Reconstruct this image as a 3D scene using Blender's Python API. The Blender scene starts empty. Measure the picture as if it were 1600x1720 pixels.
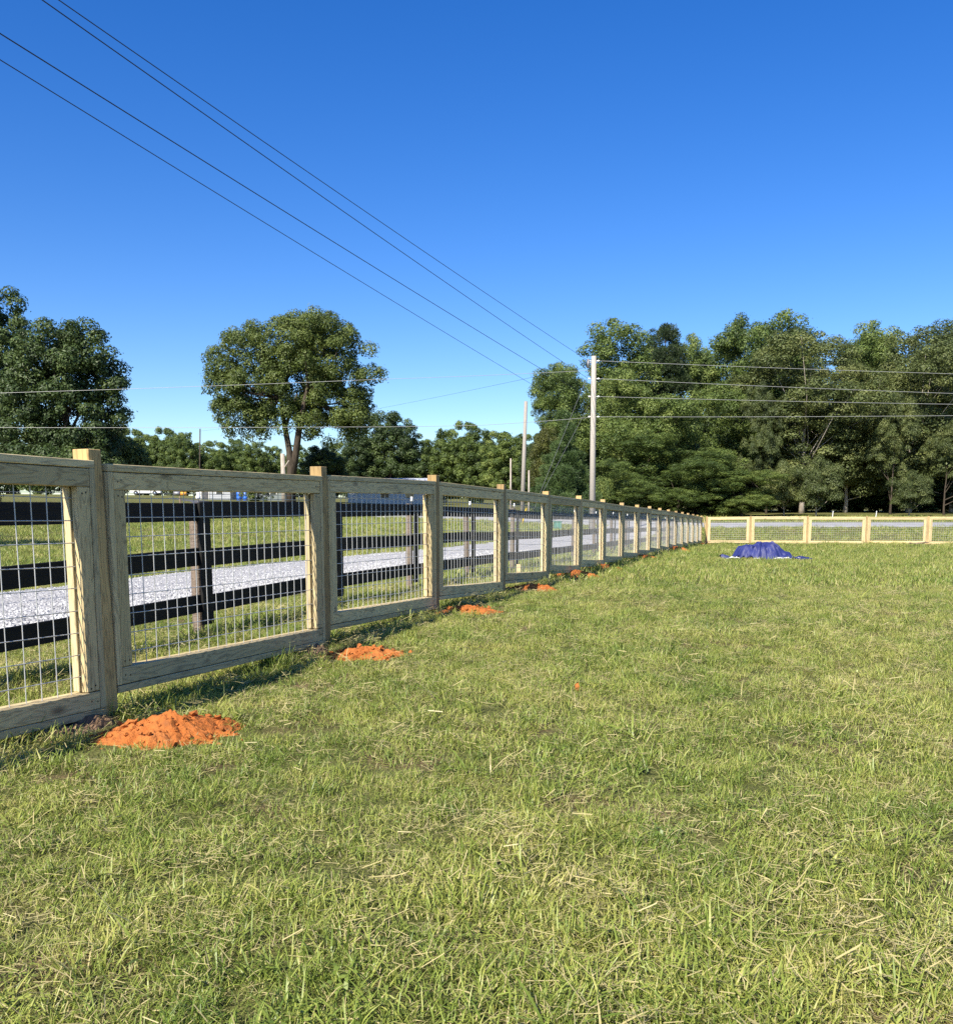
import bpy, math, random
import numpy as np
from mathutils import Vector, Matrix, Quaternion

random.seed(7)
RNG = np.random.default_rng(7)
SC = bpy.context.scene
COL = SC.collection

# ------------------------------------------------------------------ camera, sky, sun, exposure
F = 1600.0                      # focal length in photo pixels (photo is 1600 x 1720)
PPY = 1066.0                    # principal point row: the photo is cropped at its bottom
HOR = 862.0                     # horizon row
ZC = 1.06                       # camera height
TH = math.atan((PPY - HOR) / F)
CT, ST = math.cos(TH), math.sin(TH)

cam_d = bpy.data.cameras.new('camera')
cam = bpy.data.objects.new('camera', cam_d)
COL.objects.link(cam)
cam.location = (0, 0, ZC)
cam.rotation_euler = (math.pi / 2 - TH, 0, 0)
cam_d.sensor_fit = 'HORIZONTAL'
cam_d.sensor_width = 36.0
cam_d.lens = 36.0 * F / 1600.0
cam_d.shift_y = (PPY - 860.0) / 1600.0
cam_d.clip_start = 0.05
cam_d.clip_end = 3000.0
SC.camera = cam

SUN_EL = math.radians(42)
SUN_AZ = math.radians(29.5)       # direction the light travels, clockwise from +Y
sun_dir = Vector((math.sin(SUN_AZ) * math.cos(SUN_EL), math.cos(SUN_AZ) * math.cos(SUN_EL), -math.sin(SUN_EL)))

world = bpy.data.worlds.new('World')
SC.world = world
world.use_nodes = True
wn = world.node_tree
wn.nodes.clear()
w_out = wn.nodes.new('ShaderNodeOutputWorld')
w_bg = wn.nodes.new('ShaderNodeBackground')
w_sky = wn.nodes.new('ShaderNodeTexSky')
w_sky.sky_type = 'NISHITA'
w_sky.sun_disc = False
w_sky.sun_elevation = SUN_EL
w_sky.sun_rotation = SUN_AZ + math.pi
w_sky.altitude = 200
w_sky.air_density = 1.0
w_sky.dust_density = 0.25
w_sky.ozone_density = 3.8
w_hsv = wn.nodes.new('ShaderNodeHueSaturation')
w_hsv.inputs['Hue'].default_value = 0.515
w_hsv.inputs['Saturation'].default_value = 1.35
w_hsv.inputs['Value'].default_value = 1.0
wn.links.new(w_sky.outputs[0], w_hsv.inputs['Color'])
wn.links.new(w_hsv.outputs[0], w_bg.inputs['Color'])
w_bg.inputs['Strength'].default_value = 0.087
wn.links.new(w_bg.outputs[0], w_out.inputs['Surface'])

sun_d = bpy.data.lights.new('sun', 'SUN')
sun_d.energy = 4.6
sun_d.angle = math.radians(0.53)
sun_d.color = (1.0, 0.93, 0.80)
sun = bpy.data.objects.new('sun', sun_d)
COL.objects.link(sun)
sun.rotation_euler = sun_dir.to_track_quat('-Z', 'Y').to_euler()

SC.view_settings.view_transform = 'Standard'
SC.view_settings.look = 'None'
SC.view_settings.gamma = 1.0
SC.view_settings.exposure = 1.05
SC.cycles.max_bounces = 5
SC.cycles.diffuse_bounces = 2
SC.cycles.glossy_bounces = 2
SC.cycles.transmission_bounces = 4
SC.cycles.use_denoising = False

# ------------------------------------------------------------------ pixel helpers (only to survey the place)
def P(px, py, Y):
    """point at depth Y seen at photo pixel px,py"""
    a = (px - 800.0) / F
    b = (PPY - py) / F
    t = Y / (CT + b * ST)
    return Vector((a * t, Y, ZC + t * (-ST + b * CT)))

def XG(px, Y, z=0.0):
    r = (z - ZC) / Y
    b = (ST + r * CT) / (CT - r * ST)
    return (px - 800.0) / F * Y / (CT + b * ST)

# ------------------------------------------------------------------ noise
_LAT = np.random.default_rng(11).random((256, 256))
def vnoise(x, y, s=1.0, seed=0):
    x = np.asarray(x, float) * s + seed * 17.3
    y = np.asarray(y, float) * s + seed * 31.7
    xi = np.floor(x).astype(int); yi = np.floor(y).astype(int)
    fx = x - xi; fy = y - yi
    fx = fx * fx * (3 - 2 * fx); fy = fy * fy * (3 - 2 * fy)
    g = lambda i, j: _LAT[i & 255, j & 255]
    return ((g(xi, yi) * (1 - fx) + g(xi + 1, yi) * fx) * (1 - fy)
            + (g(xi, yi + 1) * (1 - fx) + g(xi + 1, yi + 1) * fx) * fy)
def fbm(x, y, s=1.0, seed=0, oct=4):
    v = 0; a = 0.5; t = 0
    for o in range(oct):
        v = v + a * vnoise(x, y, s * 2 ** o, seed + o); t += a; a *= 0.5
    return v / t

# ------------------------------------------------------------------ terrain
FS, FO = 0.309, -3.435          # new fence line: X = FS*Y + FO
POST_Y0, POST_DY, H_POST = 4.87, 2.417, 1.38
post_z = [-.003, .028, .06, .04, .008, -.015, -.045, -.085, -.11, -.13, -.165, -.2, -.24, -.275, -.315, -.36, -.4, -.44]
ctrl = []
for i, z in enumerate(post_z):
    y = POST_Y0 + POST_DY * i
    ctrl.append((FS * y + FO, y, z))
def cp(px, py, Y):
    p = P(px, py, Y); ctrl.append((p.x, p.y, p.z))
for p in [(0, 0, 0), (-3, 0, 0), (4, 0, 0), (-8, -4, 0), (8, -4, 0), (0, -20, 0), (30, -20, 0), (-30, -20, 0.2),
          (5, 8, 0.0), (5, 16, -.05), (12, 14, -.05), (10, 24, -.14), (20, 24, -.2), (16, 34, -.3), (25, 36, -.3), (40, 30, -.3),
          (-5, 6, 0), (-7, 10, 0.0), (-6, 16, 0.05), (-3, 22, 0.05), (-14, 14, .15), (-12, 25, .25), (0, 32, .0), (-6, 36, .45),
          (-25, 20, .5), (-28, 40, 1.2), (3, 44, .2)]:
    ctrl.append(p)
for c in [(1259, 913, 45.2), (1354, 913, 44.6), (1453, 913, 44.0), (1556, 914, 43.4), (1800, 914, 42),
          (1150, 887, 55), (1300, 886, 55), (1600, 885.5, 55), (1900, 885, 55),
          (1150, 879, 61), (1300, 878.5, 61), (1600, 878.3, 61), (1900, 878, 61), (1000, 882, 57), (900, 878, 59), (790, 870, 61), (690, 868, 62), (500, 862, 62),
          (45, 847, 60), (250, 853, 61), (-300, 845, 58),
          (1050, 862, 76), (1250, 863, 76), (1450, 863, 76), (1700, 862, 76), (1300, 858, 110), (1700, 858, 110), (920, 852, 75), (880, 850, 95),
          (100, 848, 66), (-150, 846, 66), (485, 843, 86), (430, 841, 120), (650, 846, 100), (250, 832, 185), (330, 838, 130), (60, 834, 120),
          (800, 846, 110), (500, 835, 250), (1100, 845, 250), (1800, 845, 250), (-100, 830, 250), (0, 838, 600), (800, 838, 600), (1600, 838, 600)]:
    cp(*c)
CT_P = np.array(ctrl)
def _tps(r2):
    return np.where(r2 > 0, r2 * np.log(np.maximum(r2, 1e-12)), 0.0)
def _warp(x, y):                # compress far distances so the spline stays gentle
    x = np.asarray(x, float); y = np.asarray(y, float)
    return np.arcsinh(x / 12.0) * 12, np.arcsinh(y / 25.0) * 25
_wx, _wy = _warp(CT_P[:, 0], CT_P[:, 1])
_n = len(_wx)
_K = _tps((_wx[:, None] - _wx[None]) ** 2 + (_wy[:, None] - _wy[None]) ** 2) + np.eye(_n) * 6.0
_Pm = np.c_[np.ones(_n), _wx, _wy]
_A = np.block([[_K, _Pm], [_Pm.T, np.zeros((3, 3))]])
_sol = np.linalg.solve(_A, np.r_[CT_P[:, 2], 0, 0, 0])
def terrain(x, y):
    x = np.atleast_1d(np.asarray(x, float)); y = np.atleast_1d(np.asarray(y, float))
    sh = x.shape
    a, b = _warp(x.ravel(), y.ravel())
    out = np.empty(a.shape)
    for k in range(0, len(a), 20000):
        aa = a[k:k + 20000]; bb = b[k:k + 20000]
        out[k:k + 20000] = _tps((aa[:, None] - _wx[None]) ** 2 + (bb[:, None] - _wy[None]) ** 2) @ _sol[:_n] + _sol[_n] + _sol[_n + 1] * aa + _sol[_n + 2] * bb
    xx = x.ravel(); yy = y.ravel()
    d = np.hypot(xx, yy)
    out += (fbm(xx, yy, .35, 3, 2) - .5) * .05 * np.clip(1.4 - d / 60, 0, 1)
    out = np.where((yy < -40) | (np.abs(xx) > 320), np.clip(out, -1, 8), out)
    return out.reshape(sh)
def tz(x, y):
    return float(terrain([x], [y])[0])

# ------------------------------------------------------------------ mesh / object helpers
def mesh_np(name, verts, faces, mat=None, smooth=False, attrs=None):
    """faces: (n,k) int array, or list of such arrays"""
    me = bpy.data.meshes.new(name)
    verts = np.asarray(verts, np.float32)
    fl = faces if isinstance(faces, list) else [faces]
    fl = [np.asarray(f, np.int32) for f in fl if len(f)]
    loops = np.concatenate([f.ravel() for f in fl])
    cnt = np.concatenate([np.full(len(f), f.shape[1], np.int32) for f in fl])
    start = np.r_[0, np.cumsum(cnt)[:-1]].astype(np.int32)
    me.vertices.add(len(verts)); me.vertices.foreach_set('co', verts.ravel())
    me.loops.add(len(loops)); me.loops.foreach_set('vertex_index', loops)
    me.polygons.add(len(cnt)); me.polygons.foreach_set('loop_start', start)
    try:
        me.polygons.foreach_set('loop_total', cnt)
    except Exception:
        pass
    me.polygons.foreach_set('use_smooth', np.full(len(cnt), bool(smooth)))
    if attrs:
        for k, v in attrs.items():
            at = me.attributes.new(k, 'FLOAT', 'POINT')
            at.data.foreach_set('value', np.asarray(v, np.float32))
    me.update(calc_edges=True)
    if mat:
        me.materials.append(mat)
    return me

def link(name, me, parent=None, mat4=None):
    o = bpy.data.objects.new(name, me)
    COL.objects.link(o)
    if parent is not None:
        o.parent = parent
    if mat4 is not None:
        o.matrix_basis = mat4
    return o

def tag(o, label=None, cat=None, group=None, kind=None):
    if label: o['label'] = label
    if cat: o['category'] = cat
    if group: o['group'] = group
    if kind: o['kind'] = kind
    return o

def empty(name, loc, rz=0.0):
    o = bpy.data.objects.new(name, None)
    o.empty_display_size = 0.2
    COL.objects.link(o)
    o.location = loc
    o.rotation_euler = (0, 0, rz)
    return o

class MB:
    """collects geometry, builds one mesh"""
    def __init__(s): s.v = []; s.f = {}; s.n = 0; s.a = []
    def add(s, v, f, val=0.5):
        v = np.asarray(v, float)
        s.v.append(v)
        for ff in (f if isinstance(f, list) else [f]):
            ff = np.asarray(ff, int)
            if len(ff): s.f.setdefault(ff.shape[1], []).append(ff + s.n)
        s.n += len(v); s.a.append(np.full(len(v), val))
        return s
    def box(s, lo, hi, bev=0.0):
        v, f = box_np((np.array(lo) + np.array(hi)) / 2, (np.array(hi) - np.array(lo)) / 2, bev)
        return s.add(v, f)
    def tube(s, pts, rad, n=6, cap=True):
        v, f = tube_np(pts, rad, n, cap); return s.add(v, f)
    def mesh(s, name, mat, smooth=False):
        return mesh_np(name, np.concatenate(s.v), [np.concatenate(x) for x in s.f.values()], mat, smooth, {'val': np.concatenate(s.a)})

def box_np(c, h, bev=0.0):
    c = np.asarray(c, float); h = np.asarray(h, float)
    if bev <= 0:
        v = np.array([[x, y, z] for x in (-1, 1) for y in (-1, 1) for z in (-1, 1)], float) * h + c
        f = np.array([[0, 1, 3, 2], [4, 6, 7, 5], [0, 4, 5, 1], [2, 3, 7, 6], [0, 2, 6, 4], [1, 5, 7, 3]])
        return v, f
    v = []; idx = {}
    for sx in (-1, 1):
        for sy in (-1, 1):
            for sz in (-1, 1):
                s = np.array([sx, sy, sz], float)
                for ax in range(3):
                    p = s * h
                    for k in range(3):
                        if k != ax: p[k] -= s[k] * bev
                    idx[(sx, sy, sz, ax)] = len(v); v.append(p + c)
    q = []; t = []
    def orient(ids):
        ps = [np.array(v[i]) - c for i in ids]
        nrm = np.cross(ps[1] - ps[0], ps[2] - ps[0])
        return ids if np.dot(nrm, sum(ps)) > 0 else ids[::-1]
    for ax in range(3):
        o = [k for k in range(3) if k != ax]
        for s in (-1, 1):
            ids = []
            for a, b in ((-1, -1), (1, -1), (1, 1), (-1, 1)):
                sg = [0, 0, 0]; sg[ax] = s; sg[o[0]] = a; sg[o[1]] = b
                ids.append(idx[(*sg, ax)])
            q.append(orient(ids))
        for a in (-1, 1):
            for b in (-1, 1):
                g0 = [0, 0, 0]; g0[ax] = -1; g0[o[0]] = a; g0[o[1]] = b
                g1 = list(g0); g1[ax] = 1
                q.append(orient([idx[(*g0, o[0])], idx[(*g0, o[1])], idx[(*g1, o[1])], idx[(*g1, o[0])]]))
    for sx in (-1, 1):
        for sy in (-1, 1):
            for sz in (-1, 1):
                t.append(orient([idx[(sx, sy, sz, 0)], idx[(sx, sy, sz, 1)], idx[(sx, sy, sz, 2)]]))
    return np.array(v), [np.array(q), np.array(t)]

def tube_np(pts, rad, n=6, cap=True):
    pts = np.asarray(pts, float); m = len(pts)
    rad = np.full(m, rad, float) if np.isscalar(rad) else np.asarray(rad, float)
    d = np.gradient(pts, axis=0); d /= np.linalg.norm(d, axis=1)[:, None] + 1e-12
    ref = np.array([0, 0, 1.0]) if abs(d[0, 2]) < .9 else np.array([1.0, 0, 0])
    v = []
    for i in range(m):
        a = np.cross(d[i], ref); a /= np.linalg.norm(a) + 1e-12
        b = np.cross(d[i], a)
        ang = np.arange(n) / n * 2 * np.pi
        v.append(pts[i] + rad[i] * (np.cos(ang)[:, None] * a + np.sin(ang)[:, None] * b))
        ref = b if abs(np.dot(b, d[min(i + 1, m - 1)])) < .9 else ref
        ref = np.cross(a, d[i])
    v = np.concatenate(v)
    q = []
    for i in range(m - 1):
        for k in range(n):
            k2 = (k + 1) % n
            q.append([i * n + k, (i + 1) * n + k, (i + 1) * n + k2, i * n + k2])
    fs = [np.array(q)]
    if cap:
        v = np.concatenate([v, pts[:1], pts[-1:]])
        c0, c1 = m * n, m * n + 1
        fs.append(np.array([[c0, k, (k + 1) % n] for k in range(n)] + [[c1, (m - 1) * n + (k + 1) % n, (m - 1) * n + k] for k in range(n)]))
    return v, fs

# ------------------------------------------------------------------ materials
def nmat(name):
    m = bpy.data.materials.new(name); m.use_nodes = True
    nt = m.node_tree; nt.nodes.clear()
    out = nt.nodes.new('ShaderNodeOutputMaterial')
    return m, nt, out
def N(nt, typ, **kw):
    n = nt.nodes.new(typ)
    for k, v in kw.items():
        if k in n.inputs if isinstance(k, str) else False:
            n.inputs[k].default_value = v
        else:
            setattr(n, k, v)
    return n
def L(nt, a, b): nt.links.new(a, b)
def ramp(nt, fac, stops):
    r = nt.nodes.new('ShaderNodeValToRGB')
    while len(r.color_ramp.elements) < len(stops): r.color_ramp.elements.new(0.5)
    for e, (p, c) in zip(r.color_ramp.elements, stops):
        e.position = p; e.color = (*c, 1)
    if fac is not None: L(nt, fac, r.inputs[0])
    return r.outputs[0]
def noise(nt, vec, scale, detail=4, rough=.55, dist=0.0):
    n = nt.nodes.new('ShaderNodeTexNoise')
    n.inputs['Scale'].default_value = scale; n.inputs['Detail'].default_value = detail
    n.inputs['Roughness'].default_value = rough; n.inputs['Distortion'].default_value = dist
    if vec is not None: L(nt, vec, n.inputs['Vector'])
    return n.outputs['Fac']
def mix(nt, fac, a, b, mode='MIX'):
    n = nt.nodes.new('ShaderNodeMix'); n.data_type = 'RGBA'; n.blend_type = mode
    for s, x in ((n.inputs[0], fac), (n.inputs[6], a), (n.inputs[7], b)):
        if hasattr(x, 'is_linked') or isinstance(x, bpy.types.NodeSocket): L(nt, x, s)
        elif isinstance(x, (int, float)): s.default_value = x
        else: s.default_value = (*x, 1)
    return n.outputs[2]
def math_(nt, op, a, b=None, c=None):
    n = nt.nodes.new('ShaderNodeMath'); n.operation = op
    for i, x in enumerate((a, b, c)):
        if x is None: continue
        if isinstance(x, bpy.types.NodeSocket): L(nt, x, n.inputs[i])
        else: n.inputs[i].default_value = x
    return n.outputs[0]
def vmath(nt, op, a, b=None):
    n = nt.nodes.new('ShaderNodeVectorMath'); n.operation = op
    for i, x in enumerate((a, b)):
        if x is None: continue
        if isinstance(x, bpy.types.NodeSocket): L(nt, x, n.inputs[i])
        else: n.inputs[i].default_value = x
    return n.outputs[0]
def bump(nt, h, strength, dist=0.01):
    n = nt.nodes.new('ShaderNodeBump'); n.inputs['Strength'].default_value = strength; n.inputs['Distance'].default_value = dist
    L(nt, h, n.inputs['Height']); return n.outputs[0]
def principled(nt, out, col, rough=.7, spec=.3, metal=0.0, normal=None):
    p = nt.nodes.new('ShaderNodeBsdfPrincipled')
    if isinstance(col, bpy.types.NodeSocket): L(nt, col, p.inputs['Base Color'])
    else: p.inputs['Base Color'].default_value = (*col, 1)
    if isinstance(rough, bpy.types.NodeSocket): L(nt, rough, p.inputs['Roughness'])
    else: p.inputs['Roughness'].default_value = rough
    p.inputs['Specular IOR Level'].default_value = spec
    p.inputs['Metallic'].default_value = metal
    if normal is not None: L(nt, normal, p.inputs['Normal'])
    if out is not None: L(nt, p.outputs[0], out.inputs[0])
    return p.outputs[0]
def plain(name, col, rough=.6, spec=.3, metal=0.0, var=.25, scale=6.0, bmp=0.0):
    m, nt, out = nmat(name)
    tc = N(nt, 'ShaderNodeTexCoord')
    n = noise(nt, tc.outputs['Object'], scale, 5)
    c = ramp(nt, n, [(.25, tuple(x * (1 - var) for x in col)), (.75, tuple(min(1, x * (1 + var)) for x in col))])
    principled(nt, out, c, rough, spec, metal, bump(nt, n, bmp, .01) if bmp else None)
    return m

def wood_mat(name, light, dark, stain=None, stain_amt=.4, knots=True, bump_s=.35):
    m, nt, out = nmat(name)
    tc = N(nt, 'ShaderNodeTexCoord'); oi = N(nt, 'ShaderNodeObjectInfo')
    off = vmath(nt, 'SCALE', (37.0, 11.0, 23.0)); off.node.inputs['Scale'].default_value = 1
    L(nt, oi.outputs['Random'], off.node.inputs['Scale'])
    vec = vmath(nt, 'ADD', tc.outputs['Object'], off)
    st = vmath(nt, 'MULTIPLY', vec, (0.9, 9.0, 9.0))
    big = noise(nt, st, 1.6, 3, .5, .8)
    rings = math_(nt, 'SINE', math_(nt, 'MULTIPLY', big, 60.0))
    rings = math_(nt, 'MULTIPLY_ADD', rings, .5, .5)
    fine = noise(nt, vmath(nt, 'MULTIPLY', vec, (2.0, 60.0, 60.0)), 1.0, 3, .6)
    g = math_(nt, 'ADD', math_(nt, 'MULTIPLY', math_(nt, 'POWER', rings, 2.5), .62), math_(nt, 'MULTIPLY', fine, .34))
    c = ramp(nt, g, [(.18, light), (.55, tuple(a * .75 + b * .25 for a, b in zip(light, dark))), (.95, dark)])
    patch = noise(nt, vmath(nt, 'MULTIPLY', vec, (1.2, 4, 4)), 1.3, 4, .6)
    c = mix(nt, math_(nt, 'MULTIPLY', math_(nt, 'SUBTRACT', patch, .35), stain_amt * 2.2), c, stain or dark)
    if knots:
        vo = nt.nodes.new('ShaderNodeTexVoronoi'); vo.inputs['Scale'].default_value = 1.0
        L(nt, vmath(nt, 'MULTIPLY', vec, (2.1, 5.5, 5.5)), vo.inputs['Vector'])
        k = ramp(nt, vo.outputs['Distance'], [(.05, (1, 1, 1)), (.16, (0, 0, 0))])
        c = mix(nt, math_(nt, 'MULTIPLY', k, .75), c, (.10, .06, .025))
    h2 = math_(nt, 'FRACT', math_(nt, 'MULTIPLY', oi.outputs['Random'], 7.31))
    c = mix(nt, math_(nt, 'MULTIPLY', h2, .45), c, mix(nt, .5, c, tuple(sum(stain or dark) / 3 * k for k in (.95, 1.0, .84))))
    br = math_(nt, 'MULTIPLY_ADD', oi.outputs['Random'], .42, .70)
    c = mix(nt, 1.0, c, br, 'MULTIPLY')
    h = math_(nt, 'ADD', g, patch)
    principled(nt, out, c, .72, .25, 0, bump(nt, h, bump_s, .004))
    return m

M = {}
M['pine'] = wood_mat('pine_board', (.73, .565, .285), (.26, .18, .085), (.50, .41, .21), .45)
M['pine_post'] = wood_mat('pine_post', (.58, .40, .17), (.20, .125, .055), (.27, .17, .075), .8)
M['black_board'] = wood_mat('black_board', (.011, .0105, .010), (.005, .005, .005), (.017, .016, .014), .5, False, .5)
M['grey_post'] = wood_mat('grey_post', (.21, .165, .13), (.09, .07, .055), (.16, .11, .08), .5, False, .6)
M['utility_wood'] = wood_mat('utility_pole_wood', (.40, .355, .315), (.24, .21, .18), (.33, .29, .255), .5, False, .5)
M['wire'] = plain('galvanised_wire', (.52, .52, .51), .45, .5, .3, .1)
M['cable'] = plain('aluminium_cable', (.36, .36, .35), .5, .4, .3, .05)
M['dark_cable'] = plain('dark_cable', (.03, .03, .035), .6, .3, 0, .05)  # wires against the sky: their shaded look is put into the colour
M['white'] = plain('white_paint', (.78, .78, .76), .45, .4, 0, .04)
M['insulator'] = plain('white_insulator', (.8, .8, .78), .3, .5, 0, .03)
M['yellow'] = plain('yellow_plastic', (.75, .48, .03), .45, .4, 0, .08)
M['orange'] = plain('orange_plastic', (.75, .33, .04), .5, .4, 0, .08)
M['blue_drum'] = plain('blue_plastic', (.02, .14, .62), .4, .4, 0, .08)
M['teal'] = plain('green_cabinet_paint', (.07, .20, .15), .5, .4, 0, .1)
M['tyre'] = plain('tyre_rubber', (.02, .02, .02), .8, .2, 0, .2)
M['glass'] = plain('dark_glass', (.02, .025, .03), .08, .6, 0, .1)
M['chrome'] = plain('bright_metal', (.6, .6, .6), .25, .5, .9, .05)
M['grey_metal'] = plain('grey_metal', (.25, .25, .26), .5, .5, .6, .1)
M['screw'] = plain('dark_screw', (.035, .03, .025), .5, .4, .4, .2)
M['stick'] = plain('dead_bark', (.20, .15, .11), .9, .1, 0, .4, 20)

def bark_mat(name, a, b):
    m, nt, out = nmat(name)
    tc = N(nt, 'ShaderNodeTexCoord')
    n = noise(nt, vmath(nt, 'MULTIPLY', tc.outputs['Object'], (6, 6, 1.5)), 1.5, 5, .65)
    principled(nt, out, ramp(nt, n, [(.3, a), (.7, b)]), .9, .1, 0, bump(nt, n, .6, .05))
    return m
M['bark'] = bark_mat('bark', (.035, .028, .022), (.10, .08, .06))
M['bark_pale'] = bark_mat('pale_bark', (.24, .20, .16), (.48, .43, .37))

def leaf_mat(name, dark, mid, light, trans=.28, rough=.5):
    m, nt, out = nmat(name)
    at = N(nt, 'ShaderNodeAttribute', attribute_name='val')
    oi = N(nt, 'ShaderNodeObjectInfo'); ge = N(nt, 'ShaderNodeNewGeometry')
    n = noise(nt, ge.outputs['Position'], .33, 3)
    f = math_(nt, 'ADD', math_(nt, 'MULTIPLY', at.outputs['Fac'], .75), math_(nt, 'MULTIPLY', math_(nt, 'SUBTRACT', n, .5), .9))
    f = math_(nt, 'ADD', f, math_(nt, 'MULTIPLY', math_(nt, 'SUBTRACT', oi.outputs['Random'], .5), .35))
    c = ramp(nt, f, [(.05, dark), (.45, mid), (.9, light)])
    p = principled(nt, None, c, rough, .35)
    t = N(nt, 'ShaderNodeBsdfTranslucent'); L(nt, mix(nt, .5, c, light), t.inputs['Color'])
    ms = N(nt, 'ShaderNodeMixShader'); ms.inputs[0].default_value = trans
    L(nt, p, ms.inputs[1]); L(nt, t.outputs[0], ms.inputs[2]); L(nt, ms.outputs[0], out.inputs[0])
    return m
M['leaf_wood'] = leaf_mat('leaves_woodland', (.050, .082, .020), (.118, .170, .038), (.225, .27, .068))
M['leaf_olive'] = leaf_mat('leaves_olive', (.051, .072, .022), (.112, .140, .043), (.205, .225, .074))
M['leaf_dark'] = leaf_mat('leaves_dark_green', (.026, .046, .014), (.054, .088, .023), (.11, .15, .042), .2, .5)
M['leaf_pine'] = leaf_mat('needles_pine', (.024, .042, .015), (.050, .080, .026), (.09, .125, .042), .12)
M['leaf_oak'] = leaf_mat('leaves_oak', (.050, .075, .018), (.108, .148, .033), (.20, .23, .060))
M['leaf_cedar'] = leaf_mat('sprays_cedar', (.036, .066, .022), (.068, .115, .034), (.115, .17, .052), .15)
M['leaf_yellow'] = leaf_mat('leaves_yellow_green', (.06, .07, .015), (.12, .13, .025), (.20, .19, .04))

# ground under the grass
def ground_mat():
    m, nt, out = nmat('lawn_ground')
    ge = N(nt, 'ShaderNodeNewGeometry'); p = ge.outputs['Position']
    n1 = noise(nt, p, .45, 5, .6); n2 = noise(nt, p, 9.0, 6, .7); n3 = noise(nt, p, 60.0, 3, .7)
    c = ramp(nt, n1, [(.3, (.105, .115, .034)), (.5, (.135, .145, .042)), (.7, (.165, .155, .058))])
    c2 = ramp(nt, n2, [(.3, (.05, .06, .018)), (.55, (.14, .15, .045)), (.8, (.22, .20, .085))])
    c = mix(nt, .55, c, c2)
    n4 = noise(nt, p, 1.7, 4, .6)
    c = mix(nt, ramp(nt, n4, [(.52, (0, 0, 0)), (.66, (1, 1, 1))]), c, (.17, .12, .065))
    h = math_(nt, 'ADD', n2, n3)
    principled(nt, out, c, .95, .1, 0, bump(nt, h, .8, .05))
    return m
M['ground'] = ground_mat()

def grass_mat(name, gs, straw, far=False):
    m, nt, out = nmat(name)
    at = N(nt, 'ShaderNodeAttribute', attribute_name='val')
    ge = N(nt, 'ShaderNodeNewGeometry'); p = ge.outputs['Position']; oi = N(nt, 'ShaderNodeObjectInfo')
    n1 = noise(nt, p, .55, 4, .6); n2 = noise(nt, p, 2.6, 3, .6)
    f = math_(nt, 'ADD', math_(nt, 'MULTIPLY', n1, 1.25), math_(nt, 'MULTIPLY', n2, .85))
    f = math_(nt, 'ADD', f, math_(nt, 'MULTIPLY', oi.outputs['Random'], .30))
    f = math_(nt, 'ADD', math_(nt, 'SUBTRACT', f, .80), math_(nt, 'MULTIPLY', math_(nt, 'SUBTRACT', at.outputs['Fac'], .4), .55))
    c = ramp(nt, f, gs)
    s = ramp(nt, math_(nt, 'ADD', at.outputs['Fac'], math_(nt, 'MULTIPLY', math_(nt, 'SUBTRACT', n1, .5), .75)), [(.76, (0, 0, 0)), (.84, (1, 1, 1))])
    c = mix(nt, s, c, straw)
    pr = principled(nt, None, c, .42, .35)
    t = N(nt, 'ShaderNodeBsdfTranslucent'); L(nt, c, t.inputs['Color'])
    ms = N(nt, 'ShaderNodeMixShader'); ms.inputs[0].default_value = .3
    L(nt, pr, ms.inputs[1]); L(nt, t.outputs[0], ms.inputs[2]); L(nt, ms.outputs[0], out.inputs[0])
    return m
M['grass'] = grass_mat('grass_blades', [(.06, (.12, .185, .029)), (.34, (.24, .30, .055)), (.60, (.36, .38, .088)), (.86, (.45, .40, .135))], (.50, .43, .20))

def gravel_mat():
    m, nt, out = nmat('gravel_surface')
    ge = N(nt, 'ShaderNodeNewGeometry'); p = ge.outputs['Position']
    vo = nt.nodes.new('ShaderNodeTexVoronoi'); vo.inputs['Scale'].default_value = 26; L(nt, p, vo.inputs['Vector'])
    n = noise(nt, p, .8, 4)
    c = mix(nt, .65, vo.outputs['Color'], (.45, .45, .46))
    g = N(nt, 'ShaderNodeRGBToBW'); L(nt, c, g.inputs[0])
    c = ramp(nt, g.outputs[0], [(.25, (.30, .30, .305)), (.6, (.42, .42, .425))])
    c = mix(nt, math_(nt, 'MULTIPLY', n, .35), c, (.38, .35, .31))
    principled(nt, out, c, .9, .2, 0, bump(nt, vo.outputs['Distance'], .9, .03))
    return m
M['gravel'] = gravel_mat()
def stone_mat():
    m, nt, out = nmat('crushed_stone')
    at = N(nt, 'ShaderNodeObjectInfo')
    c = ramp(nt, at.outputs['Random'], [(0, (.20, .20, .205)), (.5, (.38, .38, .385)), (1, (.54, .54, .53))])
    principled(nt, out, c, .85, .25)
    return m
M['stone'] = stone_mat()
M['asphalt'] = plain('old_asphalt', (.30, .30, .31), .9, .2, 0, .14, 1.5, .3)
M['asphalt_dark'] = plain('dark_asphalt', (.09, .09, .095), .9, .2, 0, .2, 2, .2)
def clay_mat():
    m, nt, out = nmat('red_clay')
    ge = N(nt, 'ShaderNodeNewGeometry'); p = ge.outputs['Position']
    n = noise(nt, p, 5.0, 6, .65); n2 = noise(nt, p, 45.0, 4, .7)
    c = ramp(nt, n, [(.25, (.30, .085, .020)), (.5, (.45, .145, .036)), (.78, (.56, .215, .066))])
    c = mix(nt, math_(nt, 'MULTIPLY', n2, .45), c, (.26, .085, .028))
    n5 = noise(nt, p, 11.0, 4, .6)
    c = mix(nt, ramp(nt, n5, [(.55, (0, 0, 0)), (.7, (.6, .6, .6))]), c, (.23, .10, .045))
    principled(nt, out, c, .95, .1, 0, bump(nt, math_(nt, 'ADD', n, n2), .8, .02))
    return m
M['clay'] = clay_mat()
M['topsoil'] = plain('dark_topsoil', (.15, .098, .062), .95, .1, 0, .5, 14, .6)

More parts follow.
